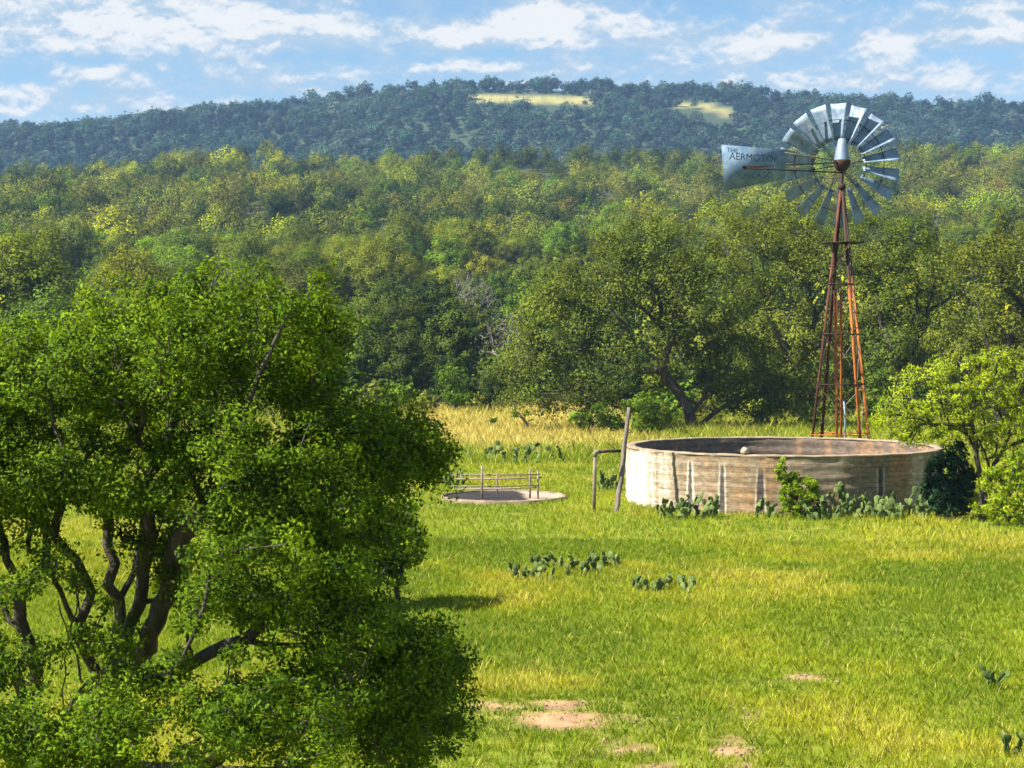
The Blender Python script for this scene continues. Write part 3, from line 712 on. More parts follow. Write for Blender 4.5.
def behind_fore(f): return (f['px'] < 330 and f['py'] > 325) or (f['px'] < 400 and f['py'] > 350)
def behind_big(f): return 540 < f['px'] < 1060 and f['py'] > 275
inframe = [f for f in forest if -15 < f['px'] < 1039 and not behind_fore(f) and not behind_big(f)]
inframe.sort(key=lambda f: f['y'])
caps = {'oak': 280, 'juniper': 280, 'elm': 280, 'bare': 280}; chosen = []; TOTAL = 320
for f in inframe:
    if len(chosen) < TOTAL: chosen.append(f); f['own'] = True
mass = [f for f in forest if not f.get('own')]

# labels: kind and tone, then where it stands among things one can find
def colname(px):
    for lim, nm in ((70, 'at the far left edge'), (165, 'above the near oak left side'), (260, 'above the near oak peak'), (350, 'above the near oak right side'),
                    (430, 'left of the straw field'), (500, 'above the straw field'), (570, 'left of the spreading oak'), (640, 'above the spreading oak'), (715, 'left of the windmill tail'),
                    (790, 'under the windmill tail'), (850, 'behind the windmill'), (905, 'behind the wheel right blades'), (965, 'right of the windmill'), (9999, 'at the far right edge')):
        if px < lim: return nm
def rowname(y):
    for lim, nm in ((124, 'at wood front'), (140, 'in second rank'), (158, 'in third rank'), (180, 'low upslope'), (205, 'partway upslope'), (235, 'halfway upslope'), (9999, 'high upslope')):
        if y < lim: return nm
cells = {}
for f in chosen: cells.setdefault((f['kind'], f['ti'], colname(f['px']), rowname(f['y'])), []).append(f)
ORD = ['leftmost', 'second', 'third', 'fourth', 'fifth', 'sixth', 'seventh', 'eighth', 'ninth', 'tenth', 'eleventh', 'twelfth']
for (k, ti, cn, rn), fs in cells.items():
    base = f"{TONES[k][ti][0]} {KW[k]}"
    fs.sort(key=lambda f: f['px'])
    for i, f in enumerate(fs):
        if len(fs) == 1: f['label'] = f"{base} {rn}, {cn}"
        elif len(fs) == 2: f['label'] = f"{('left', 'right')[i]} {base} of two {rn}, {cn}"
        else: f['label'] = f"{ORD[min(i, 11)]} {base} {'from left ' if i else ''}{rn}, {cn}"
for f in chosen:
    tint = np.array(TONES[f['kind']][f['ti']][1]) * np.clip(r_.normal(1, .17), .6, 1.4) * (1 + r_.normal(0, .06, 3))
    put_tree(f['kind'], f['vi'], f['x'], f['y'], f['sc'], r_.random() * 6.28, np.clip(tint, .3, 2), f['label'], {'oak': 'live oaks of the wood', 'juniper': 'junipers of the wood', 'elm': 'elms of the wood', 'bare': 'leafless trees in the wood'}[f['kind']])

def low_crown(kind, w, h, nclump, per, leaf, r_):
    R = w / 2; lob = []
    for i in range(7):
        a = i * 2.4 + r_.random(); q = math.sqrt((i + .5) / 7); rr = R * (.40 + .16 * r_.random()); d = (R - rr) * q
        lob.append((math.cos(a) * d, math.sin(a) * d, min(h * (.42 + .34 * (1 - q * q) + .08 * r_.random()), h * .78), rr, rr, h * .26))
    pts = lobes_points(lob, nclump, r_, shell=3.5, minfrac=.5)
    V, Fc, lv = leaves(pts, .11 * (w + h) / 2 * 1.1, per, leaf, r_, flat=.75, aspect=.65, up=.5, centre=np.array([0, 0, h * .4]), out=1.1, rnd=.36, var=.08, bend=.95)
    return V, lv, leaves.cn
def mass_mesh(name, label, items, lowlib, cols, r_, mat):
    Vs = []; Cs = []; Ns = []
    for f in items:
        V, lv, cn = lowlib[f['kind']][f['lvi'] % len(lowlib[f['kind']])]
        a = r_.random() * 6.28; ca, sa = math.cos(a), math.sin(a)
        sx = f['sc']; X = (V[:, 0] * ca - V[:, 1] * sa) * sx + f['x']; Y_ = (V[:, 0] * sa + V[:, 1] * ca) * sx + f['y']; Z = V[:, 2] * sx * (.9 + .25 * r_.random()) + f['z']
        Vs.append(np.stack([X, Y_, Z], 1)); Ns.append(np.stack([cn[:, 0] * ca - cn[:, 1] * sa, cn[:, 0] * sa + cn[:, 1] * ca, cn[:, 2]], 1))
        d, b = cols[f['kind']]
        c = (np.array(d)[None] * (1 - lv[:, None]) + np.array(b)[None] * lv[:, None]) * f['tint'][None]
        Cs.append(c)
    V = np.concatenate(Vs).astype(np.float32); C = np.concatenate(Cs)
    me = np_mesh(name, V, np.arange(len(V)).reshape(-1, 4), [mat], cattr={'col': ('FACE', C)}, cn=np.concatenate(Ns))
    return tag(link(name, me), label, 'woodland', kind='stuff')
r2 = np.random.default_rng(91)
LOW = {'oak': [low_crown('oak', 9.0 + i * .6, 7.4, 96, 18, .36, r2) for i in range(4)], 'juniper': [low_crown('j', 6.2, 6.4, 84, 18, .32, r2) for i in range(3)],
       'elm': [low_crown('e', 6.8, 7.8, 84, 18, .34, r2) for i in range(3)], 'bare': [low_crown('b', 5.6, 5.8, 30, 5, .40, r2) for i in range(2)]}
MC = {'oak': ((.085, .100, .010), (.215, .235, .020)), 'juniper': ((.030, .055, .007), (.085, .125, .012)), 'elm': ((.075, .135, .010), (.165, .250, .017)), 'bare': ((.12, .11, .10), (.24, .21, .19))}
for f in mass:
    f['lvi'] = f['vi']; f['tint'] = np.array(TONES[f['kind']][f['ti']][1]) * np.clip(r2.normal(1, .26), .5, 1.7) * (1 + r2.normal(0, .06, 3))
mass = [f for f in mass if not (f['y'] < 135 and behind_fore(f) and r2.random() < .3)]
mass_mesh('valley_woodland', 'mixed oak and juniper wood covering the slope beyond the nearer trees', mass, LOW, MC, r2, M['wood_leaf'])

und = []
yy = 112.5
while yy < 340:
    sp = 2.6 + yy * .006; xm = .30 * yy + 12
    for xx in np.arange(-xm, xm, sp):
        x = xx + r2.normal(0, .9); y = yy + r2.normal(0, .8)
        k = 'juniper' if r2.random() < .6 else ('oak' if r2.random() < .7 else 'elm')
        und.append(dict(x=x, y=y, z=float(terrain(x, y)) - .5, kind=k, lvi=int(r2.integers(6)), sc=float(np.clip(r2.normal(.36, .09), .18, .6)) * (.8 if k == 'oak' else 1.0), tint=np.array([.85, .9, .9]) * np.clip(r2.normal(1, .2), .5, 1.5)))
    yy += sp
for _ in range(520):
    x = r2.uniform(-34, 36); y = r2.uniform(84, 112); q, _p = proj(x, y, 0)
    if 432 < q < 640 and y < 111: continue
    if r2.random() > sstep(82, 108, y) * .9 + .1: continue
    und.append(dict(x=x, y=y, z=float(terrain(x, y)) - .35, kind='elm' if r2.random() < .5 else 'oak', lvi=0, sc=float(np.clip(r2.normal(.20, .07), .08, .36)), tint=np.array([.9, .95, .9]) * np.clip(r2.normal(1, .25), .5, 1.6)))
UND = {'oak': [low_crown('oak', 9.0, 6.5, 40, 7, .9, r2)], 'juniper': [low_crown('j', 7.5, 6.2, 36, 7, .9, r2)], 'elm': [low_crown('e', 6.6, 7.0, 36, 7, .8, r2)]}
tag(mass_mesh('undergrowth', 'low green brush filling the wood floor between the trees', und, UND, MC, r2, M['wood_leaf']), kind='stuff')

# hillside
LOWH = {'a': [low_crown('a', 9.6, 7.0, 60, 12, .74, r2) for i in range(5)], 'b': [low_crown('b', 7.2, 6.2, 46, 12, .64, r2) for i in range(4)], 'c': [low_crown('c', 13.0, 8.6, 86, 12, .82, r2) for i in range(3)]}
HC = {'a': ((.012, .034, .026), (.072, .130, .078)), 'b': ((.006, .022, .021), (.032, .074, .056)), 'c': ((.012, .034, .026), (.064, .118, .072))}  # hill crown colours, darker and bluer than the valley wood
hill = []
yy = 740.0
while yy < 1215:
    sp = 8.6
    xmax = .30 * yy + 40
    for xx in np.arange(-xmax, xmax, sp):
        x = xx + r2.normal(0, 2.2); y = yy + r2.normal(0, 2.2)
        hill.append((x, y))
    yy += sp * .9
n_big = len(hill)
for _ in range(2600):
    y = r2.uniform(1085, 1215); hill.append((r2.uniform(-.3 * y - 40, .3 * y + 40), y))
hill = np.array(hill); hz = terrain(hill[:, 0], hill[:, 1])
hpx, hbase = proj(hill[:, 0], hill[:, 1], hz); _, htop = proj(hill[:, 0], hill[:, 1], hz + 6.5)
hk = fbm(hill[:, 0], hill[:, 1], 40, 300, 3)
HOUSES = [(895, 140, 868), (222, 171, 800)]
items = []
for i, (x, y) in enumerate(hill):
    bad = False
    for dx in (-6, 0, 6):
        for yq in (hbase[i] + 1.2, htop[i], htop[i] + 4):
            if hay_mask(np.array(hpx[i] + dx), np.array(yq), np.array(y)) and hbase[i] > 93.2: bad = True
    for (hx, hy, hY) in HOUSES[:1]:
        if abs(hpx[i] - hx) < 14 and htop[i] < hy + 3 and hbase[i] > hy - 6 and y < hY + 10: bad = True
    if bad: continue
    if vnoise(x, y, 26, 400) < .10: continue
    k = 'b' if hk[i] < .46 else ('a' if r2.random() < .78 else 'c')
    tint = np.array([1, 1, 1]) * np.clip(r2.normal(1, .32), .5, 1.9) * np.array([1 + .15 * r2.normal(), 1, 1 - .1 * r2.normal()])
    if r2.random() < .05: tint = np.array([2.4, 1.7, 2.0])
    items.append(dict(kind=k, lvi=int(r2.integers(9)), sc=float(np.clip(r2.normal(.98, .16), .6, 1.45)) * (1 if i < n_big else .5), x=x, y=y, z=float(hz[i]) - (.3 if i < n_big else .8), tint=tint))
mass_mesh('hillside_woodland', 'dark bluish wood covering the distant hill', items, LOWH, HC, r2, M['wood_leaf'])

# far house showing beside the wheel
def house(px, py, Y, label, w=9, d=6, h=3.0):
    x = W(px, py, Y)[0]; z = float(terrain(x, Y)) - .2; 
    o = empty('farmhouse', (x, Y, z), label, 'house', rz=.25)
    mb = MB().box((0, 0, h / 2), (w, d, h)); mb.build('wall', M['house_wall'], o)
    e = .5
    V = [(-w / 2 - e, -d / 2 - e, h), (w / 2 + e, -d / 2 - e, h), (w / 2 + e, d / 2 + e, h), (-w / 2 - e, d / 2 + e, h), (-w / 2 - e, 0, h + 2.0), (w / 2 + e, 0, h + 2.0)]
    MB().add(np.array(V) + [0, 0, .004], [(0, 1, 5, 4), (2, 3, 4, 5), (0, 4, 3), (1, 2, 5), (3, 2, 1, 0)]).build('roof', M['house_roof'], o)
    for s in (-2.6, 2.2): MB().box((s, -d / 2 - .02, 1.6), (1.2, .06, 1.1)).build('window', M['house_glass'], o)
    MB().box((0, -d / 2 - .02, 1.05), (.95, .06, 2.05)).build('door', M['post_wood'], o)
house(895, 140, 868, 'tiny pale roofed farmhouse in the trees behind the wheel\'s right blades')

# ------------------------------------------------------------------ tank
def make_tank():
    cx, cy = TANK; z0 = float(terrain(cx, cy)) - .25; top = W(783, 446, 50.6)[2]
    H = top - z0; Ro = TR; Ri = TR - .24
    o = empty('water_tank', (cx, cy, z0), 'wide round weathered concrete stock tank with whitewashed stains on its left', 'water tank')
    na, nz = 2000, 120
    a = np.arange(na) * 2 * np.pi / na
    zz = np.linspace(0, H, nz)
    wob = 1 + .0025 * np.sin(a * 9) + .002 * np.sin(a * 23 + 1)
    A, Z = np.meshgrid(a, zz)
    bulge = .006 * np.sin(Z * 22) + .012 * (vnoise(A * 14, Z * 9, 1, 5) - .5)
    def ring(R): return np.stack([(R * wob + bulge) * np.cos(A), (R * wob + bulge) * np.sin(A), Z], -1).reshape(-1, 3)
    # colour of the outer face: brown board-formed concrete, mineral wash and leak streaks
    pxa = 512 + F * (cx + Ro * np.cos(A)) / (cy + Ro * np.sin(A)); front = np.sin(A) < .15
    sz = Z / H
    nzz = fbm(A * 18, Z * 2.0, 1, 11, 4); hz_ = fbm(A * 5, Z * 26, 2, 13, 3); big = fbm(A * 4, Z * .8, 1, 19, 3)
    C = (np.array([.205, .150, .095])[None, None] * (1 - big[..., None]) + np.array([.30, .245, .175])[None, None] * big[..., None])
    C = C * (.62 + .55 * hz_[..., None] + .2 * nzz[..., None])
    rust_ = sstep(.5, .75, fbm(A * 10, Z * .7, 1, 23, 3)); C = C * (1 - .45 * rust_[..., None]) + np.array([.36, .19, .075]) * .45 * rust_[..., None]
    drip = fbm(A * 46, Z * .55, 1, 29, 3)
    white = sstep(670, 634, pxa + (drip - .5) * 36) * front * (.25 + .9 * sstep(.36, .62, fbm(A * 30, Z * 1.4, 1, 37, 3))) * sstep(1.02, .86, sz)
    white = np.maximum(white, np.exp(-((pxa - 642) / 8) ** 2) * front * sstep(0, .1, sz) * .95 * sstep(.3, .5, drip + .1))
    white = np.maximum(white, np.exp(-((pxa - 664) / 4.5) ** 2) * front * .75 * sstep(.3, .55, drip))
    white = np.maximum(white, np.exp(-((pxa + (drip - .5) * 8 - 918) / 8.5) ** 4) * front * .42 * (.6 + .6 * hz_))
    for (c, wbot, wtop, tp, s) in ((690, 3.2, .8, .93, 1), (722.5, 3.0, 1.2, .90, .9), (761, 4.6, 2.2, .86, 1), (881, 2.6, 2.0, .86, .8)):
        wd = wbot + (wtop - wbot) * sz; dd = np.abs(pxa + (drip - .5) * 1.6 - c)
        edge = np.exp(-((dd - wd - .9) / .8) ** 2) * sstep(.25, .6, fbm(A * 40, Z * 3, 1, 53, 3) + .12) * front * sstep(tp, tp - .1, sz) * s
        white = np.maximum(white, edge * .75)
        dark = sstep(wd + .7, wd - .7, dd) * front * sstep(tp, tp - .15, sz)
        C = C * (1 - .82 * dark[..., None]) + np.array([.05, .05, .06]) * .82 * dark[..., None]
    C = C * (1 - white[..., None]) + np.array([.62, .56, .46]) * white[..., None]
    board = .5 + .5 * np.sin(Z / .13 * 2 * np.pi + .6 * np.sin(A * 7)); C = C * (1 - .30 * (board > .93)[..., None] * (.4 + nzz[..., None])) * (.78 + .44 * fbm(A * 60, Z * 9, 1, 47, 3)[..., None])
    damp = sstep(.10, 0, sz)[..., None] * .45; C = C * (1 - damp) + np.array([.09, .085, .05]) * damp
    Ci = np.array([.15, .115, .09]) * (.7 + .5 * hz_[..., None] + .25 * nzz[..., None]) 
    Ci = Ci * (1 - .5 * rust_[..., None]) + np.array([.40, .20, .09]) * .5 * rust_[..., None]
    V = np.concatenate([ring(Ro), ring(Ri)]); n1_ = na * nz
    Cc = np.concatenate([C.reshape(-1, 3), Ci.reshape(-1, 3)])
    Fc = []
    i0 = np.arange(na); i1 = (i0 + 1) % na
    for k in range(nz - 1):
        Fc.append(np.stack([k * na + i0, k * na + i1, (k + 1) * na + i1, (k + 1) * na + i0], 1))
        Fc.append(n1_ + np.stack([k * na + i1, k * na + i0, (k + 1) * na + i0, (k + 1) * na + i1], 1))
    me = np_mesh('wall', V, np.concatenate(Fc), [M['tank_conc']], cattr={'col': ('POINT', Cc)}, smooth=True)
    link('wall', me, o)
    # capped rim, slightly proud, chipped
    nr = 360; a = np.arange(nr) * 2 * np.pi / nr; prof = [(Ri - .006, H - .03), (Ri - .006, H + .012), (Ri + .02, H + .024), (Ro - .02, H + .024), (Ro + .010, H + .012), (Ro + .010, H - .03)]
    V = []; C2 = []
    for ai in a:
        ch = .018 * (vnoise(np.array(ai * 12), np.array(2.), 1, 4) - .5) + .01 * (random.random() - .5)
        for r, z in prof: V.append((r * math.cos(ai), r * math.sin(ai), z + (ch if z > H else 0)))
        pv = .75 + .5 * float(vnoise(np.array(ai * 20), np.array(0.), 1, 8)); C2 += [(.27 * pv, .205 * pv, .14 * pv)] * len(prof)
    n = len(prof); Fc = [(i * n + k, ((i + 1) % nr) * n + k, ((i + 1) % nr) * n + k + 1, i * n + k + 1) for i in range(nr) for k in range(n - 1)]
    Fc += [(i * n + n - 1, ((i + 1) % nr) * n + n - 1, ((i + 1) % nr) * n, i * n) for i in range(nr)]
    me = np_mesh('rim', np.array(V), np.array(Fc), [M['pad_conc']], cattr={'col': ('POINT', np.array(C2))})
    link('rim', me, o)
    V = [(0, 0, .45)] + [((Ri - .01) * math.cos(t), (Ri - .01) * math.sin(t), .45) for t in np.linspace(0, 2 * np.pi, 96, endpoint=False)]
    link('water_surface', np_mesh('water_surface', np.array(V), [(0, i + 1, (i + 1) % 96 + 1) for i in range(96)], [M['water']]), o)
    return z0, H
tz0, tH = make_tank()

def rock(name, loc, r, label, seed):
    bm = bmesh.new(); bmesh.ops.create_icosphere(bm, subdivisions=3, radius=1)
    rr = random.Random(seed)
    from mathutils import noise
    for v in bm.verts:
        k = 1 + .28 * noise.noise(v.co * 1.6 + Vector((seed, 0, 0))) + .08 * noise.noise(v.co * 5)
        v.co = Vector((v.co.x * r[0] * k, v.co.y * r[1] * k, max(v.co.z, -.55) * r[2] * k))
    me = bpy.data.meshes.new(name); bm.to_mesh(me); bm.free(); me.materials.append(M['stone'])
    me.polygons.foreach_set('use_smooth', np.ones(len(me.polygons), bool))
    return tag(link(name, me, loc=loc), label, 'stone')
sx = W(747, 455, TANK[1] - TR)[0]; sa = math.asin((sx - TANK[0]) / (TR - .1)); 
rock('stone', (sx, TANK[1] - (TR - .11) * math.cos(sa), tz0 + tH + .10), (.11, .10, .11), 'small pale rounded stone sitting on the tank front rim', 4)

# ------------------------------------------------------------------ windmill
def make_windmill():
    Y = 57.0; cx = W(842, 164, Y)[0]; g = float(terrain(cx, Y))
    o = empty('windmill', (cx, Y, g), 'tall multi blade metal farm windmill on a rusty four legged tower', 'windmill')
    px2m = Y / F
    def zz(py): return W(842, py, Y)[2] - g
    topz = zz(186); Rg = 1.30
    def leg(k, z):
        a = RAD(24 + 90 * k); t = z / topz; R = Rg * (1 - t) + .085 * t
        return np.array([R * math.cos(a), R * math.sin(a), z])
    for k in range(4):
        nxt = leg((k + 1) % 4, 0) - leg(k, 0); prv = leg((k - 1) % 4, 0) - leg(k, 0)
        mb = MB().angle(leg(k, -.15), leg(k, topz), .082, .010, nxt / np.linalg.norm(nxt), prv / np.linalg.norm(prv))
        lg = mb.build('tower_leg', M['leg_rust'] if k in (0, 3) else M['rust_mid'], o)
    girts = [zz(434), zz(384), zz(334), zz(284)]
    for gi, z in enumerate(girts):
        mb = MB()
        for k in range(4): mb.beam(leg(k, z), leg((k + 1) % 4, z), .045, .03)
        mb.build('girt', M['rust_dark'] if gi else M['rust'], o)
    lv = [.1] + girts + [zz(244)]
    for k in range(4):
        mb = MB()
        for a, b in zip(lv[:-1], lv[1:]):
            mb.tube([leg(k, a), leg((k + 1) % 4, b)], .011, 5); mb.tube([leg((k + 1) % 4, a), leg(k, b)], .011, 5)
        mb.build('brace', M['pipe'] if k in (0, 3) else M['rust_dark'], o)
    pz = zz(243)
    pf = MB()
    for i in range(5): pf.box((0, -.46 + i * .23, pz), (1.2, .19, .035))
    pf.build('platform', M['rust_dark'], o)
    mb = MB(); mb.tube([(0.02, 0, -.2), (0.0, 0, zz(330)), (-.02, 0, zz(290))], .038, 8); mb.build('drop_pipe', M['rust'], o)
    mb = MB(); mb.tube([(-.18, -.30, -.1), (-.18, -.20, zz(400)), (-.20, -.05, zz(290))], .050, 8); mb.build('drop_pipe', M['rust'], o)
    mb = MB(); mb.tube([(-.02, 0, zz(290)), (0, 0, zz(196))], .014, 6); mb.build('pump_rod', M['pipe'], o)
    mb = MB(); mb.tube([(.06, -.5, -.1), (.06, -.42, zz(415)), (.03, -.35, zz(400))], .028, 6); mb.build('pump_rod', M['galv'], o)
    # head
    hz = zz(164)
    mb = MB(); mb.tube([(0, 0, topz - .5), (0, 0, zz(172))], .055, 10); mb.tube([(0, 0, topz - .10), (0, 0, topz + .06)], .12, 10); mb.build('mast_pipe', M['rust_dark'], o)
    gb = MB().lathe([(.05, zz(172)), (.16, zz(170)), (.25, zz(166)), (.28, zz(161.5)), (.26, zz(160)), (0, zz(159.8))], 20).build('gearbox', M['rust_dark'], o, smooth=False)
    MB().lathe([(.255, zz(160.5)), (.24, zz(158)), (.13, zz(140.5)), (.10, zz(138.6)), (0, zz(138.2))], 20).build('hood', M['galv'], gb, smooth=True)
    # wheel, on the far side of the tower
    wy = .42; Rw = 61.5 * px2m * 1.006
    wm = MB()
    wm.lathe([(.0, -.14), (.10, -.14), (.11, .0), (.10, .14), (0, .14)], 14, (0, wy, hz), 'y')
    wm.tube([(0, .0, hz), (0, wy, hz)], .045, 8)
    for k in range(6):
        a = RAD(10 + 60 * k)
        for s in (-.13, .13):
            wm.tube([(.08 * math.cos(a), wy + s, hz + .08 * math.sin(a)), (.72 * Rw * math.cos(a), wy + .02, hz + .72 * Rw * math.sin(a))], .011, 5)
    wheel = wm.build('wheel', M['rust_dark'], o)
    for R in (.44 * Rw, .735 * Rw):
        n = 90; V = []
        for i in range(n):
            a = 2 * math.pi * i / n
            for r, y in ((R - .006, -.035), (R + .006, -.035), (R + .006, .035), (R - .006, .035)): V.append((r * math.cos(a), wy - .06 + y, hz + r * math.sin(a)))
        Fc = [(i * 4 + k, ((i + 1) % n) * 4 + k, ((i + 1) % n) * 4 + (k + 1) % 4, i * 4 + (k + 1) % 4) for i in range(n) for k in range(4)]
        MB().add(V, Fc).build('rim_band', M['rust_dark'], wheel)
    # sheet metal blades: curved, pitched, wider at the rim
    nb = 18
    for i in range(nb):
        ang = RAD(90 + 20 * i)
        er = np.array([math.cos(ang), 0, math.sin(ang)]); et = np.array([-math.sin(ang), 0, math.cos(ang)]); ey = np.array([0, 1., 0])
        nu, nv = 7, 7; V = []
        jitter = random.uniform(-.05, .05)
        for side in (0, 1):
            for u in range(nu):
                r = (.40 + .60 * u / (nu - 1)) * Rw
                wd = (.29 + .26 * u / (nu - 1)); pitch = RAD(48 - 12 * u / (nu - 1)) + jitter
                for v in range(nv):
                    s = (v / (nv - 1) - .5)
                    camber = -.34 * wd * (s * s - .25) * 1.0
                    c = et * (math.cos(pitch) * s * wd) + ey * (math.sin(pitch) * s * wd) + (-et * math.sin(pitch) + ey * math.cos(pitch)) * (camber - .05 + side * .004)
                    V.append(er * r + c + np.array([0, wy, hz]))
        q = nu * nv; Fc = []
        for u in range(nu - 1):
            for v in range(nv - 1):
                k = u * nv + v
                Fc.append((k, k + 1, k + nv + 1, k + nv)); Fc.append((q + k, q + k + nv, q + k + nv + 1, q + k + 1))
        border = [v for v in range(nv)] + [u * nv + nv - 1 for u in range(1, nu)] + [(nu - 1) * nv + v for v in range(nv - 2, -1, -1)] + [u * nv for u in range(nu - 2, 0, -1)]
        for a_, b_ in zip(border, border[1:] + border[:1]): Fc.append((b_, a_, a_ + q, b_ + q))
        MB().add(V, Fc).build('blade', M['galv'], wheel, smooth=False)
    # tail vane folded alongside the wheel, nearer the viewer
    ty = -.22
    def T(px, py):   # a point of the vane, in the frame that is then turned 24 degrees about the mast
        c_, s_ = math.cos(RAD(24)), math.sin(RAD(24)); k = (px - 512) / F
        r = (k * (Y + ty * c_) - cx + ty * s_) / (c_ - s_ * k)
        return np.array([r, ty, W(px, py, Y + ty * c_ + r * s_)[2] - g])
    outline = [(720.8, 144.6), (750, 147.0), (783.5, 150.2), (785.5, 165), (784, 178.6), (752, 185.5), (724.2, 191.2), (722.5, 168)]
    pts = [T(*p) for p in outline]; n = len(pts)
    V = [p + [0, s, 0] for s in (-.004, .004) for p in pts]
    Fc = [tuple(range(n)), tuple(range(2 * n - 1, n - 1, -1))] + [(i, i + n, (i + 1) % n + n, (i + 1) % n) for i in range(n)]
    tail = MB().add(V, Fc).build('tail_vane', M['galv_old'], o)
    mb = MB(); mb.beam(T(742, 167) + [0, -.03, 0], np.array([-.1, -.08, zz(163)]), .05, .035); mb.beam(T(742, 167.6) + [0, -.05, -.02], np.array([-.1, -.10, zz(173)]), .05, .035)
    mb.build('tail_spar', M['rust_dark'], tail)
    MB().beam(T(781, 152) + [0, .02, 0], np.array([-.12, -.04, zz(161.5)]), .035, .03).build('tail_spar', M['pipe'], tail)
    # painted lettering, worn
    def text(s, px, py, hpx, wpx, tilt):
        cu = bpy.data.curves.new('lettering', 'FONT'); cu.body = s; cu.extrude = .0015; cu.align_x = 'CENTER'; cu.align_y = 'CENTER'
        ob = bpy.data.objects.new('lettering_curve', cu); COL.objects.link(ob)
        dg = bpy.context.evaluated_depsgraph_get(); me = bpy.data.meshes.new_from_object(ob.evaluated_get(dg))
        COL.objects.unlink(ob); bpy.data.objects.remove(ob)
        co = np.empty(len(me.vertices) * 3); me.vertices.foreach_get('co', co); co = co.reshape(-1, 3)
        w = co[:, 0].max() - co[:, 0].min(); h = co[:, 1].max() - co[:, 1].min()
        cc = (co.max(0) + co.min(0)) / 2; u = (co[:, 0] - cc[0]) / w * wpx * px2m; v = (co[:, 1] - cc[1]) / h * hpx * px2m
        p = T(px, py); out_ = np.stack([p[0] + u, np.full(len(u), ty - .0065) - co[:, 2], p[2] + v - u * tilt], 1)
        me.vertices.foreach_set('co', out_.ravel()); me.update(); me.materials.clear(); me.materials.append(M['letter'])
        link('lettering', me, tail)
    text('THE', 731.5, 150.3, 4.2, 13, .06)
    text('AERMOTOR', 753.5, 157.6, 6.6, 56, .02)
    text('CHICAGO', 755, 175.4, 5.4, 38, -.06)
    wheel.rotation_euler = (0, 0, RAD(3)); tail.rotation_euler = (0, 0, RAD(24))
make_windmill()

# ------------------------------------------------------------------ leaning post, pipe frame
def at(px, Y): x = W(px, 400, Y)[0]; return np.array([x, Y, float(terrain(x, Y))])
b = at(617, 46.9); t = W(629, 408, 47.4)
r3 = np.random.default_rng(8)
mb = MB(); P = [b + (t - b) * k + r3.normal(0, .012, 3) for k in np.linspace(-.06, 1, 10)]
mb.tube(P, np.linspace(.075, .050, 10), 9, jit=.12)
o = mb.build('post', M['post_wood'], smooth=True)
tag(o, 'leaning weathered grey wooden post beside the whitewashed end of the tank', 'post')
o = empty('water_pipe', at(594, 46.9), 'rusty upright pipe with an elbow and crossbar reaching the leaning post', 'pipe')
b = at(594, 46.9); tp = W(595, 452, 46.9) - b; en = W(621, 451, 46.95) - b
MB().tube([(0, 0, -.1), tp * .5, tp - [0, 0, .05]], .048, 8).build('upright', M['pipe'], o, smooth=True)
MB().tube([tp - [0, 0, .12], tp - [0, 0, .03], tp + [.03, 0, 0], tp + [.12, 0, .003]], .058, 8).build('elbow', M['pipe'], o, smooth=True)
MB().tube([tp + [.06, 0, 0], (tp + en) / 2 + [0, 0, .01], en], .042, 8).build('crossbar', M['rust_dark'], o, smooth=True)

# ------------------------------------------------------------------ round trough and its rail fence
def make_trough():
    cx, cy = PAD; g = float(terrain(cx, cy))
    o = empty('water_trough', (cx, cy, g), 'low round concrete cattle trough with a dark floor and pale right end', 'trough')
    n = 160; a = np.arange(n) * 2 * np.pi / n; prof = [(PR, -.15), (PR + .01, .10), (PR - .02, .125), (PR - .07, .125), (PR - .08, .11), (PR - .08, .04)]
    V = []; C = []
    for ai in a:
        pv = .7 + .55 * float(vnoise(np.array(ai * 9), np.array(1.), 1, 3))
        for r, z in prof: V.append((r * math.cos(ai), r * math.sin(ai), z + .012 * (random.random() - .5))); C.append((.22 * pv, .165 * pv, .115 * pv))
    k = len(prof); Fc = [(i * k + j, ((i + 1) % n) * k + j, ((i + 1) % n) * k + j + 1, i * k + j + 1) for i in range(n) for j in range(k - 1)]
    link('rim', np_mesh('rim', np.array(V), np.array(Fc), [M['pad_conc']], cattr={'col': ('POINT', np.array(C))}), o)
    m_ = 40; V = []; C = []
    R = PR - .08
    for i in range(m_ + 1):
        for j in range(n):
            r = R * i / m_; x, y = r * math.cos(a[j]), r * math.sin(a[j]); V.append((x, y, .085 + .01 * math.sin(x * 5) * math.sin(y * 4)))
            w = float(sstep(.72, .48, x + .35 * (fbm(np.array(x), np.array(y), .6, 6, 3) - .5) + .1 * y))  # floor colour: dark over the left part, pale at the right end
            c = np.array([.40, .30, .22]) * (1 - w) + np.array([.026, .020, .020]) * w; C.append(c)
    Fc = [(i * n + j, i * n + (j + 1) % n, (i + 1) * n + (j + 1) % n, (i + 1) * n + j) for i in range(m_) for j in range(n)]
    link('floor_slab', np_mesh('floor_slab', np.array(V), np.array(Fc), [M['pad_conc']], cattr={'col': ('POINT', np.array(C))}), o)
make_trough()
o = empty('pipe_fence', at(500, 51), 'grey pipe rail fence with four posts standing across the round trough', 'fence')
base = np.array(o.location)
for (px, ytop, ybot, Y, r) in ((482, 465.5, 501, 50.2, .032), (497, 473, 498, 51.9, .026), (530, 469, 502, 50.4, .032), (538, 471, 502.5, 50.2, .030)):
    a = W(px, ytop, Y) - base; b = W(px, ybot, Y) - base; b[2] = -.1
    pm = MB().tube([b, (a + b) / 2, a], r, 8).build('post', M['pipe'], o, smooth=True)
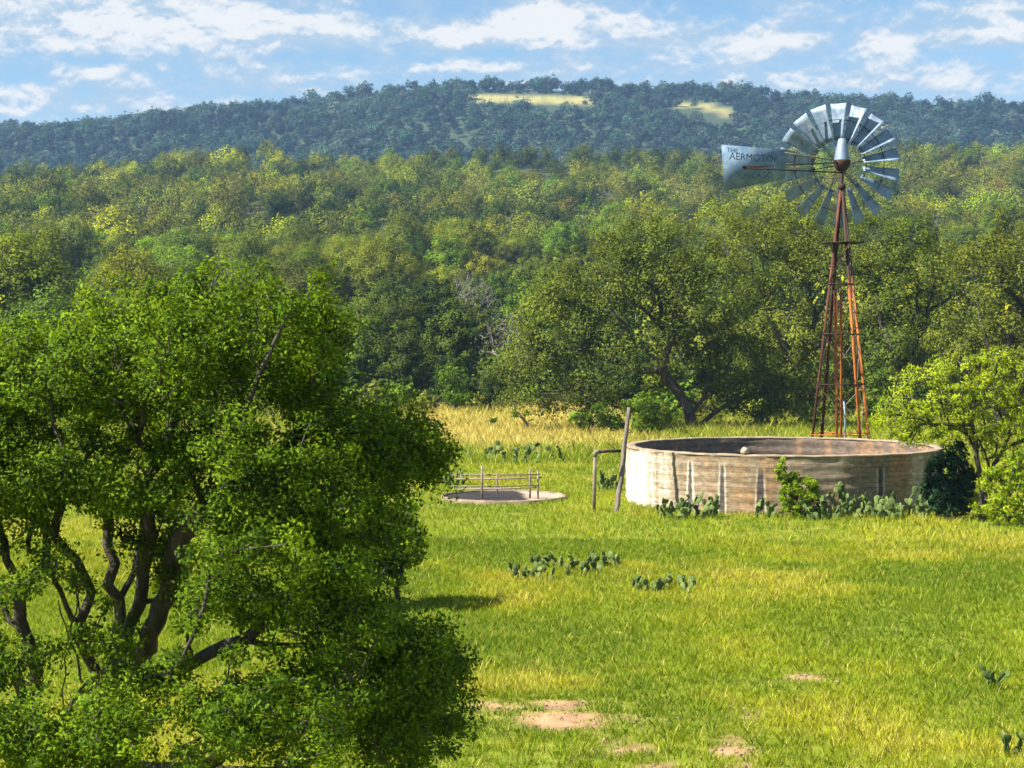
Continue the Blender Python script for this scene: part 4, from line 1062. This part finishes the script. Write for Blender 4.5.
for (x0, y0, Y0, x1, y1, Y1, r) in ((452, 474.5, 50.4, 540, 474.5, 50.1, .017), (452, 486, 50.4, 539, 485.5, 50.1, .017), (455, 479, 51.9, 542, 477.5, 50.2, .022), (455, 489.5, 51.9, 539, 487, 50.2, .022)):
    MB().tube([W(x0, y0, Y0) - base, W((x0 + x1) / 2, (y0 + y1) / 2 + .4, (Y0 + Y1) / 2) - base, W(x1, y1, Y1) - base], r, 7).build('rail', M['pipe'], o, smooth=True)

# ------------------------------------------------------------------ prickly pears
def cactus(px, Y, w, n, seed, label, h=.5, group='prickly pears'):
    r_ = random.Random(seed); b = at(px, Y)
    root = empty('prickly_pear', b, label, 'cactus', group)
    pads = []
    nb = max(2, n // (4 if h > .3 else 3))
    for i in range(nb): pads.append((Vector((r_.uniform(-w, w) * .5, r_.uniform(-w, w) * .55, .0)), Vector((r_.uniform(-.4, .4), r_.uniform(-.4, .4), 1)).normalized(), r_.uniform(.085, .125) * (1.15 if Y > 42 else .8), 0))
    while len(pads) < n:
        p, d, s, lev = r_.choice(pads)
        if lev > 3: continue
        nd = (d + Vector((r_.uniform(-.9, .9), r_.uniform(-.9, .9), r_.uniform(-.1, .4)))).normalized()
        np_ = p + d * s * 1.55
        if np_.z > h: continue
        pads.append((np_, nd, s * r_.uniform(.78, 1.0), lev + 1))
    for k_, (p, d, s, lev) in enumerate(pads):
        bm = bmesh.new(); bmesh.ops.create_uvsphere(bm, u_segments=10, v_segments=7, radius=1)
        side = d.cross(Vector((r_.uniform(-1, 1), r_.uniform(-1, 1), r_.uniform(-.3, .3)))).normalized(); nn = d.cross(side).normalized()
        for v in bm.verts:
            x, y, z = v.co; wv = .72 * (1 + .22 * z)
            v.co = p + d * (s * (z * .92 + .85)) + side * (x * s * wv) + nn * (y * s * .16)
        me = bpy.data.meshes.new('pad'); bm.to_mesh(me); bm.free(); me.materials.append(M['cactus']); me.polygons.foreach_set('use_smooth', np.ones(len(me.polygons), bool))
        link('pad', me, root)
for a in [(672, 45.6, .7, 22, 1, 'sunlit prickly pear clump at the tank foot below its dark streaks', .5), (700, 45.5, .9, 26, 2, 'wider prickly pear clump beside the middle streak of the tank wall', .5),
          (763, 45.6, .5, 12, 3, 'small prickly pear at the tank foot just left of the bright shrub', .45),
          (836, 45.5, 1.5, 52, 4, 'shaded prickly pear clump right of the bright shrub under the tank', .85), (872, 45.6, 1.5, 60, 5, 'tallest shaded prickly pear clump under the right streak of the tank', 1.0), (908, 45.9, 1.4, 46, 6, 'shaded prickly pear clump left of the dark evergreen shrub', .85),
          (613, 54.5, 1.0, 34, 7, 'round prickly pear clump behind the pipe frame and leaning post', .75),
          (532, 33.9, .9, 26, 8, 'leftmost low prickly pear of the row crossing the open meadow', .17), (556, 35.4, .9, 28, 9, 'second prickly pear from the left in the meadow row', .17), (582, 34.5, .8, 24, 10, 'third prickly pear from the left in the meadow row', .17), (614, 35.6, .9, 26, 11, 'rightmost low prickly pear of the row crossing the open meadow', .17),
          (662, 32.2, 1.0, 30, 12, 'sprawling prickly pear in the grass just below the meadow row', .14), (680, 32.8, .7, 16, 13, 'flat small prickly pear touching the sprawling one in the grass', .13),
          (1001, 23.6, .35, 9, 14, 'nearest prickly pear with few round pads at the right edge of the meadow', .3),
          (545, 66, 1.4, 26, 15, 'dark prickly pear clump between the straw field and the trough', .6), (520, 65, 1.2, 22, 16, 'prickly pear clump left of the darker one behind the trough', .55), (482, 67, 1.2, 20, 17, 'prickly pear clump behind the trough rails near the oak crown', .55),
          (452, 55.5, .8, 18, 18, 'prickly pear peeking out behind the left end of the trough', .6) , (1018, 19.7, .3, 8, 20, 'small prickly pear in the bottom right corner grass', .25)]:
    cactus(a[0], a[1], a[2], int(a[3] * (1.8 if 45 < a[1] < 47 else 1.4)), a[4], a[5], a[6])

# ------------------------------------------------------------------ haze
hm, nt, out = mat_new('haze')
pv = N(nt, 'ShaderNodeVolumePrincipled'); pv.inputs['Color'].default_value = (.34, .57, 1.0, 1); pv.inputs['Density'].default_value = .00017; pv.inputs['Anisotropy'].default_value = .0
L(nt, pv.outputs[0], out.inputs['Volume'])
zt = float(GZ.max()) + 16
mb = MB().box((0, 1200, (zt - 6) / 2), (3040, 2640, zt + 6))
o = mb.build('haze', hm); tag(o, 'thin bluish air over the valley', 'haze', kind='stuff')
zmin = float(GZ.min()); print('terrain z', zmin, zt)

# ------------------------------------------------------------------ sun, sky, clouds
az = RAD(74); el = RAD(45)
sv = Vector((-math.sin(az) * math.cos(el), -math.cos(az) * math.cos(el), math.sin(el)))
sun = bpy.data.lights.new('sun', 'SUN'); sun.energy = 4.9; sun.angle = RAD(.5); sun.color = (1, .93, .80)
so = bpy.data.objects.new('sun', sun); COL.objects.link(so); so.rotation_euler = sv.to_track_quat('Z', 'Y').to_euler(); so.location = (-30, -10, 60)
w = bpy.data.worlds.new('World'); S.world = w; w.use_nodes = True; nt = w.node_tree; nt.nodes.clear()
out = N(nt, 'ShaderNodeOutputWorld'); bg = N(nt, 'ShaderNodeBackground'); bg.inputs[1].default_value = .068; L(nt, bg.outputs[0], out.inputs[0])
sky = N(nt, 'ShaderNodeTexSky'); sky.sky_type = 'NISHITA'; sky.sun_disc = False; sky.sun_elevation = el; sky.sun_rotation = math.atan2(sv.x, sv.y); sky.air_density = 1.0; sky.dust_density = .2; sky.ozone_density = 2.5
def mth(op, a, b=None, c=None, clamp=False):
    n = nt.nodes.new('ShaderNodeMath'); n.operation = op; n.use_clamp = clamp
    for i, v in enumerate((a, b, c)):
        if v is None: continue
        if isinstance(v, (int, float)): n.inputs[i].default_value = v
        else: nt.links.new(v, n.inputs[i])
    return n.outputs[0]
tc = N(nt, 'ShaderNodeTexCoord'); sep = N(nt, 'ShaderNodeSeparateXYZ'); L(nt, tc.outputs['Generated'], sep.inputs[0])
dx, dy, dz = sep.outputs
def cloud_noise(scx, scz, off, detail, rough=.58, distort=.3, lift=0.0):
    cb = N(nt, 'ShaderNodeCombineXYZ'); L(nt, mth('MULTIPLY', dx, scx), cb.inputs[0]); L(nt, mth('MULTIPLY_ADD', dy, scx, off), cb.inputs[1]); L(nt, mth('MULTIPLY_ADD', dz, scz, off + scz * lift), cb.inputs[2])
    n = N(nt, 'ShaderNodeTexNoise'); n.inputs['Scale'].default_value = 1; n.inputs['Detail'].default_value = detail; n.inputs['Roughness'].default_value = rough; n.inputs['Distortion'].default_value = distort
    L(nt, cb.outputs[0], n.inputs[0]); return n.outputs['Fac']
big = cloud_noise(22, 46, 3.1, 8); fine = cloud_noise(85, 130, 1.7, 9, .64)
big_up = cloud_noise(22, 46, 3.1, 8, lift=.0045); fine_up = cloud_noise(85, 130, 1.7, 9, .64, lift=.0022)
acc = None
for (px, py, rx, ry, a) in ((545, 16, 34, 20, .80), (505, 34, 60, 10, .36), (445, 36, 44, 14, .34), (988, 34, 52, 10, .46), (1000, 8, 40, 10, .30), (700, 42, 70, 11, .26), (785, 40, 30, 10, .30), (890, 44, 30, 9, .40), (95, 12, 120, 22, .34), (170, 32, 120, 16, .28), (240, 10, 60, 14, .25), (330, 32, 40, 12, .25), (40, 40, 60, 14, .2), (620, 24, 26, 7, .26), (90, 76, 40, 8, .22), (280, 84, 50, 8, .22), (20, 100, 130, 14, .22), (560, 68, 200, 8, .14), (850, 80, 200, 10, .16)):
    v_ = (384 - py) / F; ray = np.array([(px - 512) / F, math.cos(TH) + v_ * math.sin(TH), -math.sin(TH) + v_ * math.cos(TH)]); ray /= np.linalg.norm(ray)
    gx = mth('MULTIPLY', mth('SUBTRACT', dx, float(ray[0])), F / rx); gz = mth('MULTIPLY', mth('SUBTRACT', dz, float(ray[2])), F / ry)
    e = mth('MULTIPLY', mth('EXPONENT', mth('MULTIPLY', mth('ADD', mth('MULTIPLY', gx, gx), mth('MULTIPLY', gz, gz)), -1.0)), a)
    acc = e if acc is None else mth('ADD', acc, e)
front = mth('GREATER_THAN', dy, 0.0); acc = mth('MULTIPLY', acc, front)
dens = mth('ADD', mth('ADD', mth('MULTIPLY', big, .75), mth('MULTIPLY', fine, .45)), mth('MULTIPLY', acc, mth('MULTIPLY_ADD', fine, 2.2, .12)))
mr = N(nt, 'ShaderNodeMapRange', interpolation_type='SMOOTHSTEP'); mr.inputs[1].default_value = .44; mr.inputs[2].default_value = .84; L(nt, dens, mr.inputs[0])
shade = N(nt, 'ShaderNodeMapRange', interpolation_type='SMOOTHSTEP'); shade.inputs[1].default_value = .68; shade.inputs[2].default_value = 1.06; L(nt, mth('ADD', mth('ADD', mth('MULTIPLY', dens, .75), .22), mth('ADD', mth('MULTIPLY', mth('SUBTRACT', big, big_up), 1.5), mth('MULTIPLY', mth('SUBTRACT', fine, fine_up), .35))), shade.inputs[0])
cc = mixc(nt, 'MIX'); L(nt, shade.outputs[0], cc.inputs[0]); cc.inputs[6].default_value = (2.5, 3.3, 4.0, 1); cc.inputs[7].default_value = (5.0, 4.95, 4.75, 1)
sk = mixc(nt, 'MULTIPLY'); L(nt, sky.outputs[0], sk.inputs[6]); sk.inputs[7].default_value = (.62, .73, .76, 1)
fin = mixc(nt, 'MIX'); L(nt, mth('MULTIPLY', mr.outputs[0], .95), fin.inputs[0]); L(nt, sk.outputs[2], fin.inputs[6]); L(nt, cc.outputs[2], fin.inputs[7])
L(nt, fin.outputs[2], bg.inputs[0])

# ------------------------------------------------------------------ camera, view
cam = bpy.data.cameras.new('camera'); cam.lens = F * 36 / 1024; cam.sensor_width = 36; cam.clip_end = 6000; cam.clip_start = .1
co = bpy.data.objects.new('camera', cam); COL.objects.link(co); co.location = (0, 0, CAMZ); co.rotation_euler = (math.pi / 2 - TH, 0, 0); S.camera = co
S.view_settings.view_transform = 'Standard'; S.view_settings.look = 'None'; S.view_settings.gamma = 1; S.view_settings.exposure = 1.5
S.render.engine = 'CYCLES'; cy = S.cycles; cy.use_denoising = True; cy.max_bounces = 6; cy.diffuse_bounces = 3; cy.transmission_bounces = 3; cy.glossy_bounces = 2; cy.volume_bounces = 0; cy.use_adaptive_sampling = True; cy.adaptive_threshold = .02
